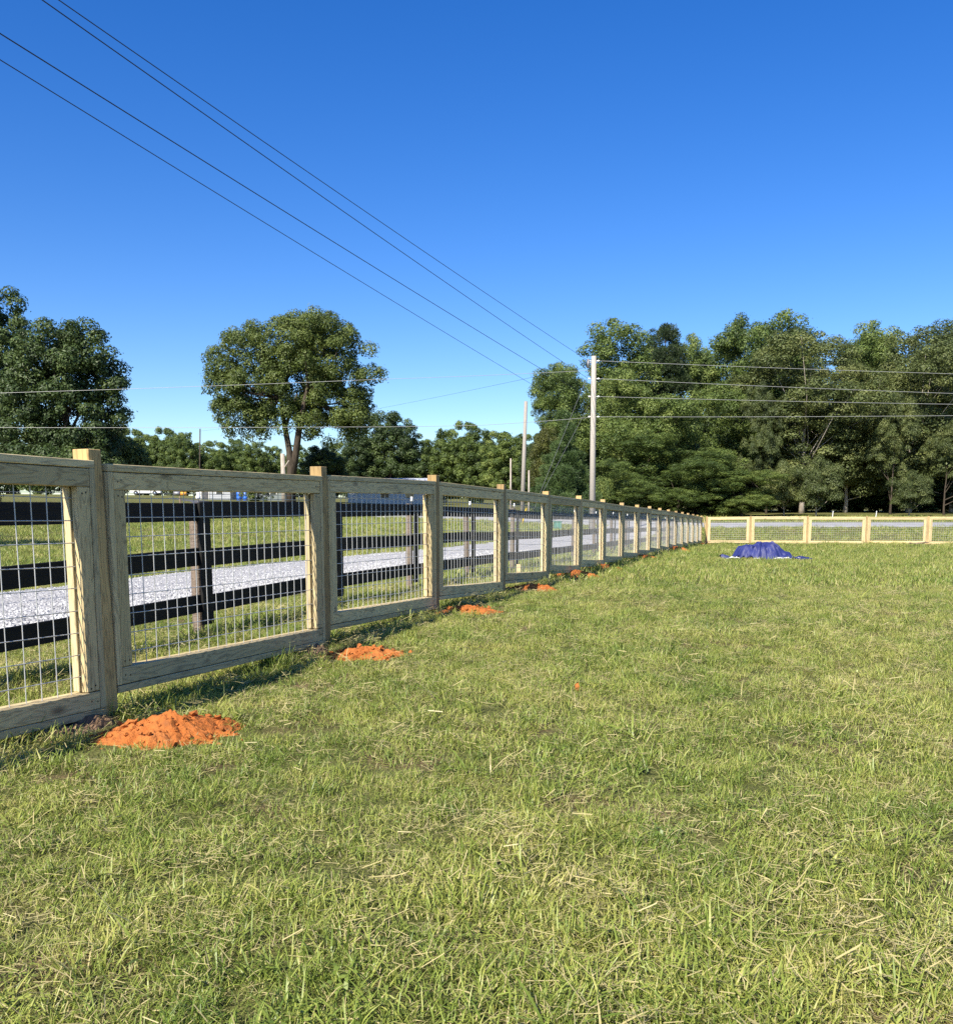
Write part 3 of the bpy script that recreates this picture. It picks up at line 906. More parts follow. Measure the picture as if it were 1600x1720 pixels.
def trunk_mesh(name, h, r, puffs, mat, seed, limbs=10, fork=None, lean=0.0, r_limb=.35):
    rng = np.random.default_rng(seed); mb = MB()
    k = 7; t = np.linspace(0, 1, k)
    wob = rng.normal(0, .012 * h, (k, 2)); wob[0] = 0
    pts = np.c_[np.cumsum(wob[:, 0]) * .6 + lean * t * h, np.cumsum(wob[:, 1]) * .6, t * h - .3]
    mb.tube(pts, r * (1 - .8 * t) * np.r_[1.35, np.ones(k - 1)], 9)
    sel = rng.choice(len(puffs), min(limbs, len(puffs)), replace=False)
    for s in sel:
        e = puffs[s]; tt = np.clip((e[2] / h) * rng.uniform(.35, .7), .12, .9)
        st = np.array([np.interp(tt, t, pts[:, j]) for j in range(3)])
        mid = st * .5 + e * .5 + np.array([0, 0, -.03 * h * rng.random()]) + rng.normal(0, .02 * h, 3)
        r0 = r * (1 - .8 * tt) * r_limb * 1.4
        mb.tube([st, st * .7 + mid * .3, mid, e], [r0, r0 * .8, r0 * .5, r0 * .15], 6)
    return mb.mesh(name, mat, True)

PROTO = {}
def proto(key, h, lobes, npuff, pr, per, ls, leaf, seed, trunk_r=.28, bark='bark', limbs=12, trunk_h=None, width=None, **kw):
    rng = np.random.default_rng(seed)
    pf = puffs_from_lobes(lobes, npuff, rng)
    cm = crown('crown', pf, pr, per, ls, M[leaf], seed + 1, **kw)
    tm = trunk_mesh('trunk', trunk_h or h * .55, trunk_r, pf, M[bark], seed + 2, limbs)
    w = max(abs(l[0]) + l[3] for l in lobes) * 2 + pr[1]
    zs = np.empty(len(cm.vertices) * 3, np.float32); cm.vertices.foreach_get('co', zs)
    PROTO[key] = (cm, tm, float(np.percentile(zs[2::3], 99.9)), width or w)

def stack(h, w, z0, n, rng, jit=.25, taper=.55, base=1.0):
    out = []
    for i in range(n):
        t = (i + .5) / n; z = z0 + (h - z0) * t
        k = base + (taper - base) * max(0, (t - .35) / .65) if t > .35 else base * (.8 + .2 * t / .35)
        r = w / 2 * k
        out.append((rng.normal(0, jit) * w * .3, rng.normal(0, jit) * w * .3, z, r * rng.uniform(.75, .95), r * rng.uniform(.75, .95), (h - z0) / n * rng.uniform(.75, .95)))
    t = out[-1]
    return out
R1 = np.random.default_rng(101)
proto('poplar', 16, stack(15.4, 7.0, .8, 6, R1, .38, .72), 330, (.40, 1.0), 112, .13, 'leaf_wood', 201)
proto('gum', 16, stack(15.2, 7.4, .8, 5, R1, .6, .85), 290, (.45, 1.1), 125, .135, 'leaf_wood', 211)
proto('drape', 16, stack(15.2, 8.0, 2.6, 6, R1, .7, .9), 270, (.5, 1.2), 135, .125, 'leaf_olive', 221, squash=.5, droop=.35, bark='bark_pale', limbs=20, trunk_r=.2)
proto('drape_broad', 13, stack(12.4, 9.0, 3.2, 4, R1, .8, .85), 210, (.5, 1.2), 140, .125, 'leaf_olive', 231, squash=.42, droop=.45, bark='bark', limbs=6, trunk_r=.22)
pl = [(0, 0, 15, 1.6, 1.6, 1.4), (1.2, .3, 13.2, 1.7, 1.6, 1.1), (-1.3, 0, 12.4, 1.6, 1.6, 1.1), (.5, 1, 11, 1.8, 1.8, 1), (-.8, -.8, 9.8, 1.8, 1.8, .9), (1.2, -.4, 8.8, 1.4, 1.4, .7)]
proto('pine', 16.4, pl, 140, (.45, .9), 150, .16, 'leaf_pine', 241, spray=.3, squash=.7, aspect=.25, limbs=18, trunk_h=15.5)
cl = [(0, 0, z, 3.0 * (1 - z / 11) + .25, 3.0 * (1 - z / 11) + .25, 1.1) for z in (1, 2.2, 3.4, 4.6, 5.8, 7.0, 8.2, 9.3, 10.2)]
proto('cedar', 11, cl, 210, (.35, .75), 190, .17, 'leaf_cedar', 251, spray=.55, squash=1.1, aspect=.2, limbs=6, droop=-.35, upb=.0)
proto('round', 12, [(0, 0, 7.3, 4.0, 4.0, 4.2), (1.6, .5, 5, 3.4, 3.2, 3), (-1.8, -.4, 4.6, 3.2, 3.2, 3), (.3, 0, 2.5, 3.4, 3.4, 2.2)], 260, (.45, 1.0), 150, .15, 'leaf_dark', 261)
proto('far_tree', 12, stack(11.7, 7, .4, 5, R1, .5, .75), 200, (.45, 1.0), 95, .2, 'leaf_wood', 271)
proto('dome', 12, [(0, 0, 7.6, 3.6, 3.6, 4.0), (1.7, .5, 5.4, 3.0, 3.0, 3.2), (-1.8, -.4, 5.0, 3.0, 3.0, 3.2), (.3, 0, 2.6, 3.6, 3.6, 2.6)], 250, (.4, .95), 120, .16, 'leaf_wood', 311)
proto('bush', 4, [(0, 0, 1.8, 2.2, 2.0, 1.9), (1.5, .3, 1.3, 1.5, 1.5, 1.3), (-1.5, 0, 1.2, 1.6, 1.5, 1.2)], 62, (.6, 1.05), 210, .12, 'leaf_wood', 281, trunk_r=.08, trunk_h=2.5)
proto('bush_yellow', 8, stack(7.7, 4.5, .3, 5, R1, .4, .7), 110, (.4, .85), 150, .11, 'leaf_yellow', 291, trunk_r=.12)
proto('small_drape', 6, [(0, 0, 4.3, 2.4, 2.2, 1.4), (1.4, .2, 3.2, 1.8, 1.8, 1.2), (-1.6, 0, 3.0, 1.9, 1.8, 1.3), (0, 0, 2.2, 2.0, 1.8, 1.0)], 85, (.5, 1.0), 190, .10, 'leaf_olive', 301, squash=.5, droop=.5, bark='bark_pale', trunk_r=.11, trunk_h=3.8)

WIDE = {'poplar': 1.5, 'gum': 1.5, 'drape': 1.35, 'pine': 1.2, 'far_tree': 1.45, 'drape_broad': 1.25}
def tree(name, label, px, top, wpx, Y, key, group=None, cat='tree', sink=0.0, depth_k=1.0, rz=None):
    cm, tm, h0, w0 = PROTO[key]
    zt = P(px, top, Y).z
    z0 = ZC; x = XG(px, Y, 1.0)
    z0 = tz(x, Y) - sink
    x = XG(px, Y, (z0 + zt) / 2)
    k = (zt - z0) / h0; s = wpx / 1613.0 * Y / w0 * WIDE.get(key, 1.0)
    o = empty(name, (x, Y, z0), random.uniform(0, 6.28) if rz is None else rz)
    tag(o, label, cat, group)
    for nm, me in (('crown', cm), ('trunk', tm)):
        c = link(nm, me, o); c.scale = (s, s * depth_k, k)
    return o

WG = 'trees of the wood on the right'
# front of the wood, left to right
tree('cedar_tree', 'feathery green cedar standing left of the tall power pole', 948, 690, 118, 63, 'cedar', WG)
tree('vine_tree', 'yellow green tree at the left end of the wood, beside the cedar', 918, 716, 70, 68, 'bush_yellow', WG)
tree('poplar_tree', 'leafy tree with a stepped left edge rising behind the cedar', 940, 612, 84, 76, 'poplar', WG)
tree('gum_tree', 'leaning grey green tree at the outer left edge of the wood', 915, 655, 50, 84, 'gum', WG)
tree('poplar_tree', 'tall light green tree just right of the power pole top', 1030, 540, 118, 86, 'poplar', WG)
tree('pine_tree', 'dark round topped pine right of the power pole', 1112, 545, 76, 90, 'pine', WG)
tree('gum_tree', 'olive tree below the dark pine, in front of it', 1082, 618, 120, 76, 'gum', WG)
tree('poplar_tree', 'narrow pointed tree right of the dark pine', 1163, 562, 70, 92, 'poplar', WG)
tree('gum_tree', 'bushy mid height tree right of the pine, under the narrow pointed one', 1172, 640, 120, 77, 'gum', WG)
tree('gum_tree', 'bright green tall tree in the middle of the wood', 1246, 540, 120, 84, 'gum', WG)
tree('poplar_tree', 'highest tree of the wood, right of its middle', 1320, 521, 116, 88, 'poplar', WG)
tree('drape_tree', 'olive brown tree with pale dead limbs in front of the highest tree', 1352, 560, 170, 78, 'drape', WG)
tree('drape_tree', 'olive tree with tiered boughs below the dip in the treetops', 1425, 598, 130, 80, 'drape', WG)
tree('poplar_tree', 'light green tree showing in the dip of the treetops', 1452, 543, 92, 94, 'poplar', WG)
tree('drape_tree', 'broad olive grey tree near the right edge of the picture', 1534, 538, 165, 79, 'drape', WG)
tree('drape_tree', 'brownish tree cut by the right edge of the picture', 1606, 541, 140, 83, 'drape', WG)
tree('drape_tree', 'low spreading olive tree with long tiers over the far fence', 1500, 655, 170, 74, 'drape_broad', WG)
tree('drape_tree', 'spreading tree with low boughs at the lower right of the wood', 1590, 690, 150, 73, 'drape_broad', WG)
tree('drape_tree', 'spreading olive tree between the bright green and the dead limbed tree', 1290, 640, 130, 76, 'drape_broad', WG)
tree('small_tree', 'small drooping tree with open foot above the third far fence panel', 1372, 765, 110, 69.5, 'small_drape', WG)
tree('small_tree', 'small weeping tree hanging over the shade near the right edge', 1528, 790, 95, 70, 'small_drape', WG)
tree('small_tree', 'small drooping tree left of the open footed one', 1318, 772, 100, 71.5, 'small_drape', WG)
for k, (px, top, w, Y, lab) in enumerate([
        (1030, 772, 90, 66, 'leafy shrub at the foot of the power pole'),
        (1082, 725, 110, 71, 'broad green shrub right of the power pole foot'),
        (1140, 770, 100, 69, 'green shrub above the far fence corner'),
        (1196, 752, 100, 71, 'tall shrub above the first far fence panel'),
        (1246, 790, 90, 69, 'light green shrub above the second far fence panel'),
        (1008, 800, 60, 64, 'dark low shrub hugging the tall power pole')]):
    tree('shrub', lab, px, top, w, Y, ('gum', 'poplar', 'gum', 'poplar', 'gum', 'bush')[k], 'shrubs along the foot of the wood', 'shrub')
for px, top, w, Y, key in [(985, 610, 110, 98, 'gum'), (1065, 585, 120, 100, 'gum'), (1140, 590, 110, 102, 'gum'), (1210, 580, 120, 101, 'poplar'), (1280, 575, 120, 100, 'gum'),
                           (1395, 590, 130, 98, 'gum'), (1495, 560, 130, 98, 'gum'), (1560, 575, 130, 97, 'gum'), (1660, 560, 150, 92, 'drape'), (1740, 550, 160, 86, 'gum'),
                           (1250, 660, 150, 90, 'round'), (1340, 650, 150, 90, 'round'), (1440, 650, 160, 88, 'round'), (1540, 650, 160, 88, 'round'), (1630, 660, 160, 86, 'round'),
                           (972, 655, 90, 82, 'gum'), (1265, 795, 130, 85, 'round'), (1345, 800, 130, 84, 'round'), (1425, 795, 130, 84, 'round'), (1505, 800, 130, 84, 'round'), (1585, 800, 130, 84, 'round'), (1660, 790, 130, 84, 'round'), (1385, 740, 130, 92, 'round'), (1475, 730, 130, 93, 'round'), (1570, 730, 130, 93, 'round'),
                           (1100, 690, 130, 88, 'round'), (1170, 690, 130, 90, 'round')]:
    tree('wood_tree', 'green tree half hidden in the shaded depth of the wood', px, top, w, Y, key, 'trees hidden in the depth of the wood')

# pale dead limbs showing on the olive tree
def dead_limb(px, py, Y, dx, dz, label):
    p = P(px, py, Y); mb = MB()
    mb.tube([(0, 0, 0), (dx * .4, -.1, dz * .5), (dx, -.2, dz)], [.09, .06, .02], 6)
    mb.tube([(dx * .4, -.1, dz * .5), (dx * .1, -.3, dz * .9)], [.04, .012], 5)
    return p, mb
for px, py, dx, dz in [(1322, 690, -1.0, 1.5), (1338, 690, .3, 1.3), (1346, 752, -.1, 3.0), (1420, 755, -1.2, 1.5), (1275, 738, -.7, 1.1), (1415, 790, -.9, 1.8)]:
    pass

# left side
LG = 'dark trees at the left edge'
def custom_tree(name, label, base_px, Y, lobes_px, npuff, pr, per, ls, leaf, seed, trunk_top, trunk_r, group=None, limbs=20, forks=None, squash=.8, depth=.85, upb=.3, vspread=.35):
    x0 = XG(base_px, Y, 1.5); z0 = tz(x0, Y)
    lob = []
    rng = np.random.default_rng(seed)
    for (px, py, rx, ry) in lobes_px:
        p = P(px, py, Y); k = Y / 1613.0
        lob.append((p.x - x0, rng.normal(0, .25) * rx * k, p.z - z0, rx * k * .93, rx * k * depth, ry * k * .9))
    pf = puffs_from_lobes(lob, npuff, rng)
    o = empty(name, (x0, Y, z0)); tag(o, label, 'tree', group)
    link('crown', crown('crown', pf, pr, per, ls, M[leaf], seed + 1, squash=squash, upb=upb, vspread=vspread), o)
    mb = MB()
    if forks:
        for pts, rad in forks:
            q = [P(px, py, Y) - Vector((x0, Y, z0)) + Vector((0, dy, 0)) for px, py, dy in pts]
            mb.tube(q, rad, 9)
        tops = [P(f[0][-1][0], f[0][-1][1], Y) - Vector((x0, Y, z0)) for f in forks]
        for s in rng.choice(len(pf), limbs, replace=False):
            e = Vector(pf[s]); b = min(tops, key=lambda t: (t - e).length)
            st = b * .75 + Vector((b.x * .2, 0, b.z * .0)); st = b - Vector((0, 0, 1.5))
            mid = (st + e) / 2 + Vector((0, 0, -.4))
            mb.tube([st, mid, e], [.13, .08, .02], 6)
        link('trunk', mb.mesh('trunk', M['bark'], True), o)
    else:
        h = P(base_px, trunk_top, Y).z - z0
        link('trunk', trunk_mesh('trunk', h, trunk_r, pf, M['bark'], seed + 3, limbs), o)
    return o
custom_tree('broadleaf_tree', 'tallest dark tree cut by the left edge of the picture', -20, 64,
            [(0, 574, 54, 80), (-60, 600, 80, 120), (5, 680, 60, 90), (-40, 780, 90, 70)], 270, (.35, .85), 115, .13, 'leaf_dark', 401, 560, .4, LG)
custom_tree('broadleaf_tree', 'dark glossy leaved tree in front of the left edge tree', 118, 60,
            [(95, 618, 62, 64), (140, 614, 52, 64), (165, 650, 44, 60), (60, 660, 56, 70), (120, 700, 80, 60), (60, 750, 70, 60), (150, 740, 52, 50), (110, 790, 90, 40)], 380, (.35, .8), 115, .12, 'leaf_dark', 411, 600, .4, LG)
custom_tree('broadleaf_tree', 'low leafy tree tucked under the right side of the dark left tree', 190, 66,
            [(185, 760, 40, 44), (210, 785, 30, 36), (160, 800, 40, 36)], 75, (.45, .9), 150, .13, 'leaf_oak', 421, 770, .2, LG)
# the free standing oak
custom_tree('oak_tree', 'free standing round crowned oak with forked trunk in mid picture', 487, 86,
            [(405, 600, 58, 56), (470, 576, 62, 50), (508, 574, 56, 48), (548, 588, 66, 52), (590, 635, 44, 46), (430, 655, 60, 48), (500, 640, 60, 50), (555, 680, 56, 44), (590, 690, 34, 40), (410, 700, 38, 40), (470, 690, 34, 34), (550, 716, 54, 32), (470, 655, 50, 40), (520, 690, 40, 34), (412, 716, 38, 28), (595, 715, 34, 26), (380, 655, 30, 40), (395, 690, 30, 40)],
            600, (.4, .95), 120, .125, 'leaf_oak', 431, 600, .5, None, 34,
            forks=[([(489, 850, 0), (488, 800, 0), (486, 760, 0), (479, 720, 0), (472, 690, .5), (468, 640, .5)], [.46, .33, .29, .23, .17, .12]),
                   ([(492, 800, 0), (496, 765, 0), (502, 730, -.3), (508, 700, -.5), (520, 640, -.6)], [.3, .31, .29, .22, .12]),
                   ([(480, 715, 0), (488, 690, .2), (498, 660, .3)], [.16, .12, .08])])
# pale dead snag beside the oak
x = XG(478, 84, 2); zg = tz(x, 84); tp = P(477, 762, 84)
mb = MB(); mb.tube([(0, 0, -.2), (-.05, 0, 1.8), (-.08, 0, tp.z - zg)], [.26, .22, .19], 9); mb.tube([(-.05, 0, 2.8), (.5, -.2, 3.6)], [.1, .04], 6)
o = link('dead_snag', mb.mesh('dead_snag', M['bark_pale'], True)); o.location = (x, 84, zg)
tag(o, 'pale bare broken trunk beside the forked oak trunk', 'snag')

tree('round_tree', 'dark dome shaped tree right of the oak', 655, 692, 132, 114, 'round', 'trees in the middle distance')
tree('round_tree', 'lower bushy tree between the oak and the dome shaped tree', 594, 738, 90, 112, 'round', 'trees in the middle distance')
tree('gum_tree', 'leafy tree right of the dome shaped tree, above the metal roof', 742, 722, 106, 116, 'dome', 'trees in the middle distance')
tree('gum_tree', 'taller of the two green trees left of the shorter grey pole', 790, 708, 106, 114, 'dome', 'trees in the middle distance')
tree('gum_tree', 'green tree directly behind the shorter grey pole', 848, 724, 114, 108, 'dome', 'trees in the middle distance')
tree('round_tree', 'shadowy tree low between the grey pole and the wood', 895, 742, 60, 104, 'round', 'trees in the middle distance')
tree('bush_tree', 'yellowish bushy tree low under the right side of the oak', 545, 748, 90, 92, 'round', 'trees in the middle distance')
tree('bush_tree', 'bushy tree low left of the oak trunk', 432, 742, 76, 98, 'dome', 'trees in the middle distance')
for px, top, w in [(205, 742, 60), (232, 728, 50), (262, 738, 46), (285, 726, 52), (312, 734, 46), (350, 748, 46), (378, 752, 44), (402, 745, 40), (455, 758, 50), (505, 756, 50), (700, 745, 60), (770, 745, 60), (820, 742, 60), (870, 738, 60), (640, 740, 60), (560, 752, 50), (160, 742, 60), (110, 742, 60), (60, 740, 60), (10, 740, 60), (930, 720, 70), (-45, 738, 60), (-100, 742, 60), (-160, 736, 66), (-230, 740, 66), (-300, 738, 70), (-380, 742, 70), (-460, 740, 70)]:
    tree('distant_tree', 'small distant tree in the far tree line beyond the fields', px, top - 8, w + 34, 215 + random.uniform(-8, 12), 'dome', 'far tree line on the left')
# off to the left, just out of the picture: it throws the shade seen on the verge
custom_tree('shade_tree', 'tree beyond the left edge whose shade lies on the roadside grass', -1000, 17.5,
            [(-1000, 500, 330, 300), (-900, 300, 280, 260)], 70, (.5, 1.0), 120, .13, 'leaf_dark', 441, 300, .25, None, 8)

# ------------------------------------------------------------------ POLES AND WIRES
def pole(name, label, px, Y, top_py, r0, r1, base_z=None, lean_px=0.0, mat='utility_wood'):
    x = XG(px, Y, 1.0); z = tz(x, Y); o = empty(name, (x, Y, z)); tag(o, label, 'pole')
    t = P(px + lean_px, top_py, Y) - Vector((x, Y, z))
    mb = MB(); mb.tube([(0, 0, -.4), tuple(t * .5), tuple(t)], [r0, (r0 + r1) / 2, r1], 12)
    me = mb.mesh('shaft', M[mat], True)
    link('shaft', me, o)
    return o, Vector((x, Y, z)), t
PY = 50.0
po, pb, pt_ = pole('power_pole', 'tall grey power pole with four wires standing behind the fence', 994.5, PY, 598, .165, .125, lean_px=2.5)
att = []
for py in (606, 636, 666, 700):
    a = P(997, py, PY); att.append(a)
    for sx in (-1, 1):
        mb = MB(); c = a - pb + Vector((sx * .13, 0, 0))
        mb.tube([c, c + Vector((sx * .06, 0, 0)), c + Vector((sx * .07, 0, 0)), c + Vector((sx * .16, 0, 0))], [.02, .02, .05, .035], 8)
        link('insulator', mb.mesh('insulator', M['insulator'], True), po)
mb = MB(); c = pt_ + Vector((-.28, 0, -.35))
mb.tube([c + Vector((0, 0, -.25)), c + Vector((0, 0, .2))], .07, 8); mb.tube([c, pt_ + Vector((0, 0, -.3))], .03, 6)
link('cutout', mb.mesh('cutout', M['grey_metal'], True), po)
for a, b in [((990, 622), (918, 800)), ((988, 682), (905, 838))]:
    p0 = P(a[0], a[1], PY) - pb; p1 = P(b[0], b[1], PY - 1.5) - pb
    p1 = p0 + (p1 - p0) * 1.25
    mb = MB(); mb.tube([p0, p1], .006, 5, False); link('guy_wire', mb.mesh('guy_wire', M['grey_metal']), po)
pole('grey_pole', 'shorter weathered grey pole left of the tall power pole', 876, 57, 674, .135, .10, lean_px=7)
pole('thin_post', 'thin pale post just left of the weathered grey pole', 857.5, 62, 770, .06, .05, mat='bark_pale')
pole('thin_post', 'thin pale post just right of the weathered grey pole', 888, 62, 790, .06, .05, mat='bark_pale')
pole('lamp_pole', 'dark slim pole rising far off left of the oak', 336, 150, 720, .11, .09, mat='bark')

def wire(label, pts, sag, r, mat='cable', group='overhead wires'):
    A = [Vector(p) for p in pts]; V = []
    for i in range(len(A) - 1):
        for k in range(25 if i == len(A) - 2 else 24):
            t = k / 24; p = A[i].lerp(A[i + 1], t); p.z -= sag * 4 * t * (1 - t); V.append(p)
    V = [tuple(v - A[0]) for v in V]
    mb = MB(); mb.tube(V, r, 5, False)
    o = link('power_line', mb.mesh('power_line', M[mat], True)); o.location = A[0]
    return tag(o, label, 'wire', group)
names = ['top', 'second', 'third', 'lowest']
starts = [(112, 0), (86, 0), (0, 46), (0, 89)]
for k in range(4):
    a = att[k]
    # the line continues towards a pole behind the camera; it crosses the frame edge at this pixel
    zz = a.z + .1
    px, py = starts[k]
    Yv = 13.0
    for _ in range(20):
        p = P(px, py, Yv); Yv *= (zz - ZC) / (p.z - ZC)
    p = P(px, py, Yv); d = p - a
    far = a + d * 1.7
    s = .22
    far.z = a.z + (far.z - a.z)
    A0 = a + Vector((-.28, 0, 0))
    # raise the mid span so that the sagging wire still passes the surveyed pixel
    t = 1 / 1.7; far.z += s * 4 * t * (1 - t) / t
    wire('%s of the four dark wires sweeping from the upper left to the power pole' % names[k], [A0, far], s, .0085 if k < 3 else .006, 'dark_cable')
    q = P(1600, (628, 661, 679, 698)[k], 51.5); d = q - a
    far = a + d * 2.0; far.z += (.12 * 4 * .25) / .5
    wire('%s of the four pale wires running right from the power pole across the wood' % names[k], [a + Vector((.28, 0, 0)), far], .12, .011, 'cable')
wire('upper pale wire running left across the oak to the left edge', [P(990, 622, PY), P(635, 637, 49), P(0, 660, 47), P(-700, 680, 45)], .03, .010, 'cable')
wire('lower pale wire running left across the trees to the left edge', [P(990, 701, PY), P(812, 714, 49.4), P(600, 717, 48.6), P(0, 718, 47), P(-700, 716, 45)], .02, .010, 'cable')
wire('thin wire slanting down from the wood to the dark far pole', [P(990, 615, PY + .5), P(915, 629, 60), P(615, 690, 100), P(336, 724, 150)], .05, .008, 'dark_cable')
# yellow guard on a guy by the road
x = XG(876, 55.5, .7); z = tz(x, 55.5); mb = MB()
mb.tube([(0, 0, -.1), (.12, 0, .4), (.26, 0, .95)], [.035, .035, .03], 8)
o = link('guy_guard', mb.mesh('guy_guard', M['yellow'], True)); o.location = (x, 55.5, z)
tag(o, 'yellow plastic guy wire guard at the roadside below the grey pole', 'guard')
# green cabinet
x, y = XG(936, 50, .3), 50.0; o = empty('utility_cabinet', (x, y, tz(x, y)))
mb = MB(); mb.box((-.2, -.2, -.05), (.2, .2, .42), .015); link('body', mb.mesh('body', M['teal']), o)
mb = MB(); mb.box((-.22, -.22, .422), (.22, .22, .48), .015); link('lid', mb.mesh('lid', M['teal']), o)
tag(o, 'green utility cabinet on the grass left of the drive', 'cabinet')
# little white markers before the wood
for px, lab in [(1397, 'small white marker stake in front of the wood above the third far panel'), (1470, 'small white marker stake in front of the wood nearer the right edge')]:
    x, y = XG(px, 66, .7), 66.0
    mb = MB(); mb.box((-.03, -.012, -.1), (.03, .012, .5), .004); mb.box((-.035, -.014, .502), (.035, .014, .56), .004)
    o = link('marker_stake', mb.mesh('marker_stake', M['white'])); o.location = (x, y, tz(x, y)); o.rotation_euler = (0, .12, .4)
    tag(o, lab, 'stake')

# ------------------------------------------------------------------ BUILDINGS, TRUCK, ROADSIDE THINGS FAR LEFT
def siding_mat(name, col, pitch=.25, rough=.6):
    m, nt, out = nmat(name)
    tc = N(nt, 'ShaderNodeTexCoord')
    n = noise(nt, tc.outputs['Object'], 2.2, 5)
    c = ramp(nt, n, [(.3, tuple(x * .85 for x in col)), (.7, col)])
    principled(nt, out, c, rough, .3)
    return m
M['siding_white'] = siding_mat('white_siding', (.74, .72, .66))
M['siding_grey_shade'] = siding_mat('shaded_grey_siding', (.40, .42, .44))  # grey-white wall, the shade on it mixed into the colour
M['siding_green_shade'] = siding_mat('shaded_grey_green_siding', (.20, .23, .22))  # grey wing whose shade is painted in as darker grey-green
M['roof_metal'] = plain('metal_roofing', (.58, .60, .63), .4, .5, .15, .15, .8)
M['roof_dark'] = plain('dark_shingles', (.09, .09, .095), .9, .1, 0, .3, 6)
def building(label, px0, px1, Y, wall_h, roof_h, depth, wall, roof, rot=0.0, openings=(), ribs=False, name='shed'):
    xa, xb = XG(px0, Y, 2.2), XG(px1, Y, 2.2); W = xb - xa; xc = (xa + xb) / 2
    z = min(tz(xa, Y), tz(xb, Y)) - .1
    o = empty(name, (xc, Y, z), rot); tag(o, label, 'building')
    mb = MB(); mb.box((-W / 2, 0, -.3), (W / 2, depth, wall_h), .01)
    # gables
    mb.add([(-W / 2, 0, wall_h), (-W / 2, depth, wall_h), (-W / 2, depth / 2, wall_h + roof_h), (-W / 2 + .1, 0, wall_h), (-W / 2 + .1, depth, wall_h), (-W / 2 + .1, depth / 2, wall_h + roof_h)], np.array([[0, 2, 1], [3, 4, 5]]))
    mb.add([(W / 2, 0, wall_h), (W / 2, depth, wall_h), (W / 2, depth / 2, wall_h + roof_h), (W / 2 - .1, 0, wall_h), (W / 2 - .1, depth, wall_h), (W / 2 - .1, depth / 2, wall_h + roof_h)], np.array([[0, 1, 2], [3, 5, 4]]))
    link('wall', mb.mesh('wall', M[wall]), o)
    # siding courses stand proud of the wall
    mb = MB(); zz = .15
    while zz < wall_h - .1:
        mb.box((-W / 2 + .01, -.022, zz), (W / 2 - .01, -.003, zz + .19)); zz += .21
    sd = link('siding', mb.mesh('siding', M[wall]), o)
    e = .3
    for s in (0, 1):
        y0, y1 = (-e, depth / 2) if s == 0 else (depth + e, depth / 2)
        z0 = wall_h - e * roof_h / (depth / 2) + .04; z1 = wall_h + roof_h + .04
        mb = MB(); mb.add([(-W / 2 - e, y0, z0), (W / 2 + e, y0, z0), (W / 2 + e, y1, z1), (-W / 2 - e, y1, z1), (-W / 2 - e, y0, z0 + .08), (W / 2 + e, y0, z0 + .08), (W / 2 + e, y1, z1 + .08), (-W / 2 - e, y1, z1 + .08)],
                          np.array([[0, 1, 2, 3], [4, 7, 6, 5], [0, 4, 5, 1], [1, 5, 6, 2], [2, 6, 7, 3], [3, 7, 4, 0]]))
        rf = link('roof', mb.mesh('roof', M[roof]), o)
        if ribs:
            mr = MB(); xx = -W / 2 - e + .2
            while xx < W / 2 + e:
                mr.tube([(xx, y0, z0 + .1), (xx, y1, z1 + .1)], .025, 4); xx += .6
            link('rib', mr.mesh('rib', M[roof]), rf)
    for (u0, u1, v0, v1, mat, nm) in openings:
        mb = MB(); mb.box((-W / 2 + u0 * W, -.07, v0), (-W / 2 + u1 * W, -.025, v1), .008); d = link(nm, mb.mesh(nm, M[mat]), o)
        mb = MB()
        x0, x1 = -W / 2 + u0 * W, -W / 2 + u1 * W
        mb.box((x0 - .08, -.09, v0), (x0 - .002, -.02, v1)); mb.box((x1 + .002, -.09, v0), (x1 + .08, -.02, v1)); mb.box((x0 - .08, -.09, v1 + .002), (x1 + .08, -.02, v1 + .08))
        link('frame', mb.mesh('frame', M['siding_white']), d)
    return o
building('shaded grey white shed with dark doors beyond the second fence panel', 335, 388, 122, 2.6, .9, 5, 'siding_grey_shade', 'roof_dark', 0, [(.08, .3, 0.0, 2.1, 'roof_dark', 'door'), (.55, .75, .9, 1.8, 'glass', 'window')])
building('bright white shed with blue drums standing before it', 392, 424, 124, 2.6, .8, 5, 'siding_white', 'roof_dark')
building('shaded grey lean building right of the white shed', 426, 474, 122, 2.4, .9, 5, 'siding_green_shade', 'roof_dark', 0, [(.6, .8, .9, 1.8, 'glass', 'window')])
building('long pale building with silver metal roof beyond the third fence panel', 584, 722, 98, 1.95, .8, 7, 'siding_white', 'roof_metal', 0, [(.12, .2, 0.0, 1.8, 'siding_white', 'door'), (.4, .5, .8, 1.6, 'glass', 'window'), (.7, .8, .8, 1.6, 'glass', 'window')], True, 'long_building')
for px, lab in [(402, 'blue plastic drum, left one of the pair by the white shed'), (412.5, 'blue plastic drum, right one of the pair by the white shed')]:
    x, y = XG(px, 118, 2.3), 118.0; mb = MB()
    prof = [(0, .29), (.02, .31), (.3, .31), (.32, .325), (.36, .325), (.38, .31), (.62, .31), (.64, .325), (.68, .325), (.7, .31), (.97, .31), (1.0, .28)]
    mb.tube([(0, 0, a * 1.05) for a, b in prof], [b for a, b in prof], 16)
    o = link('blue_drum', mb.mesh('blue_drum', M['blue_drum'], True)); o.location = (x, y, tz(x, y)); tag(o, lab, 'drum', 'blue drums by the white shed')

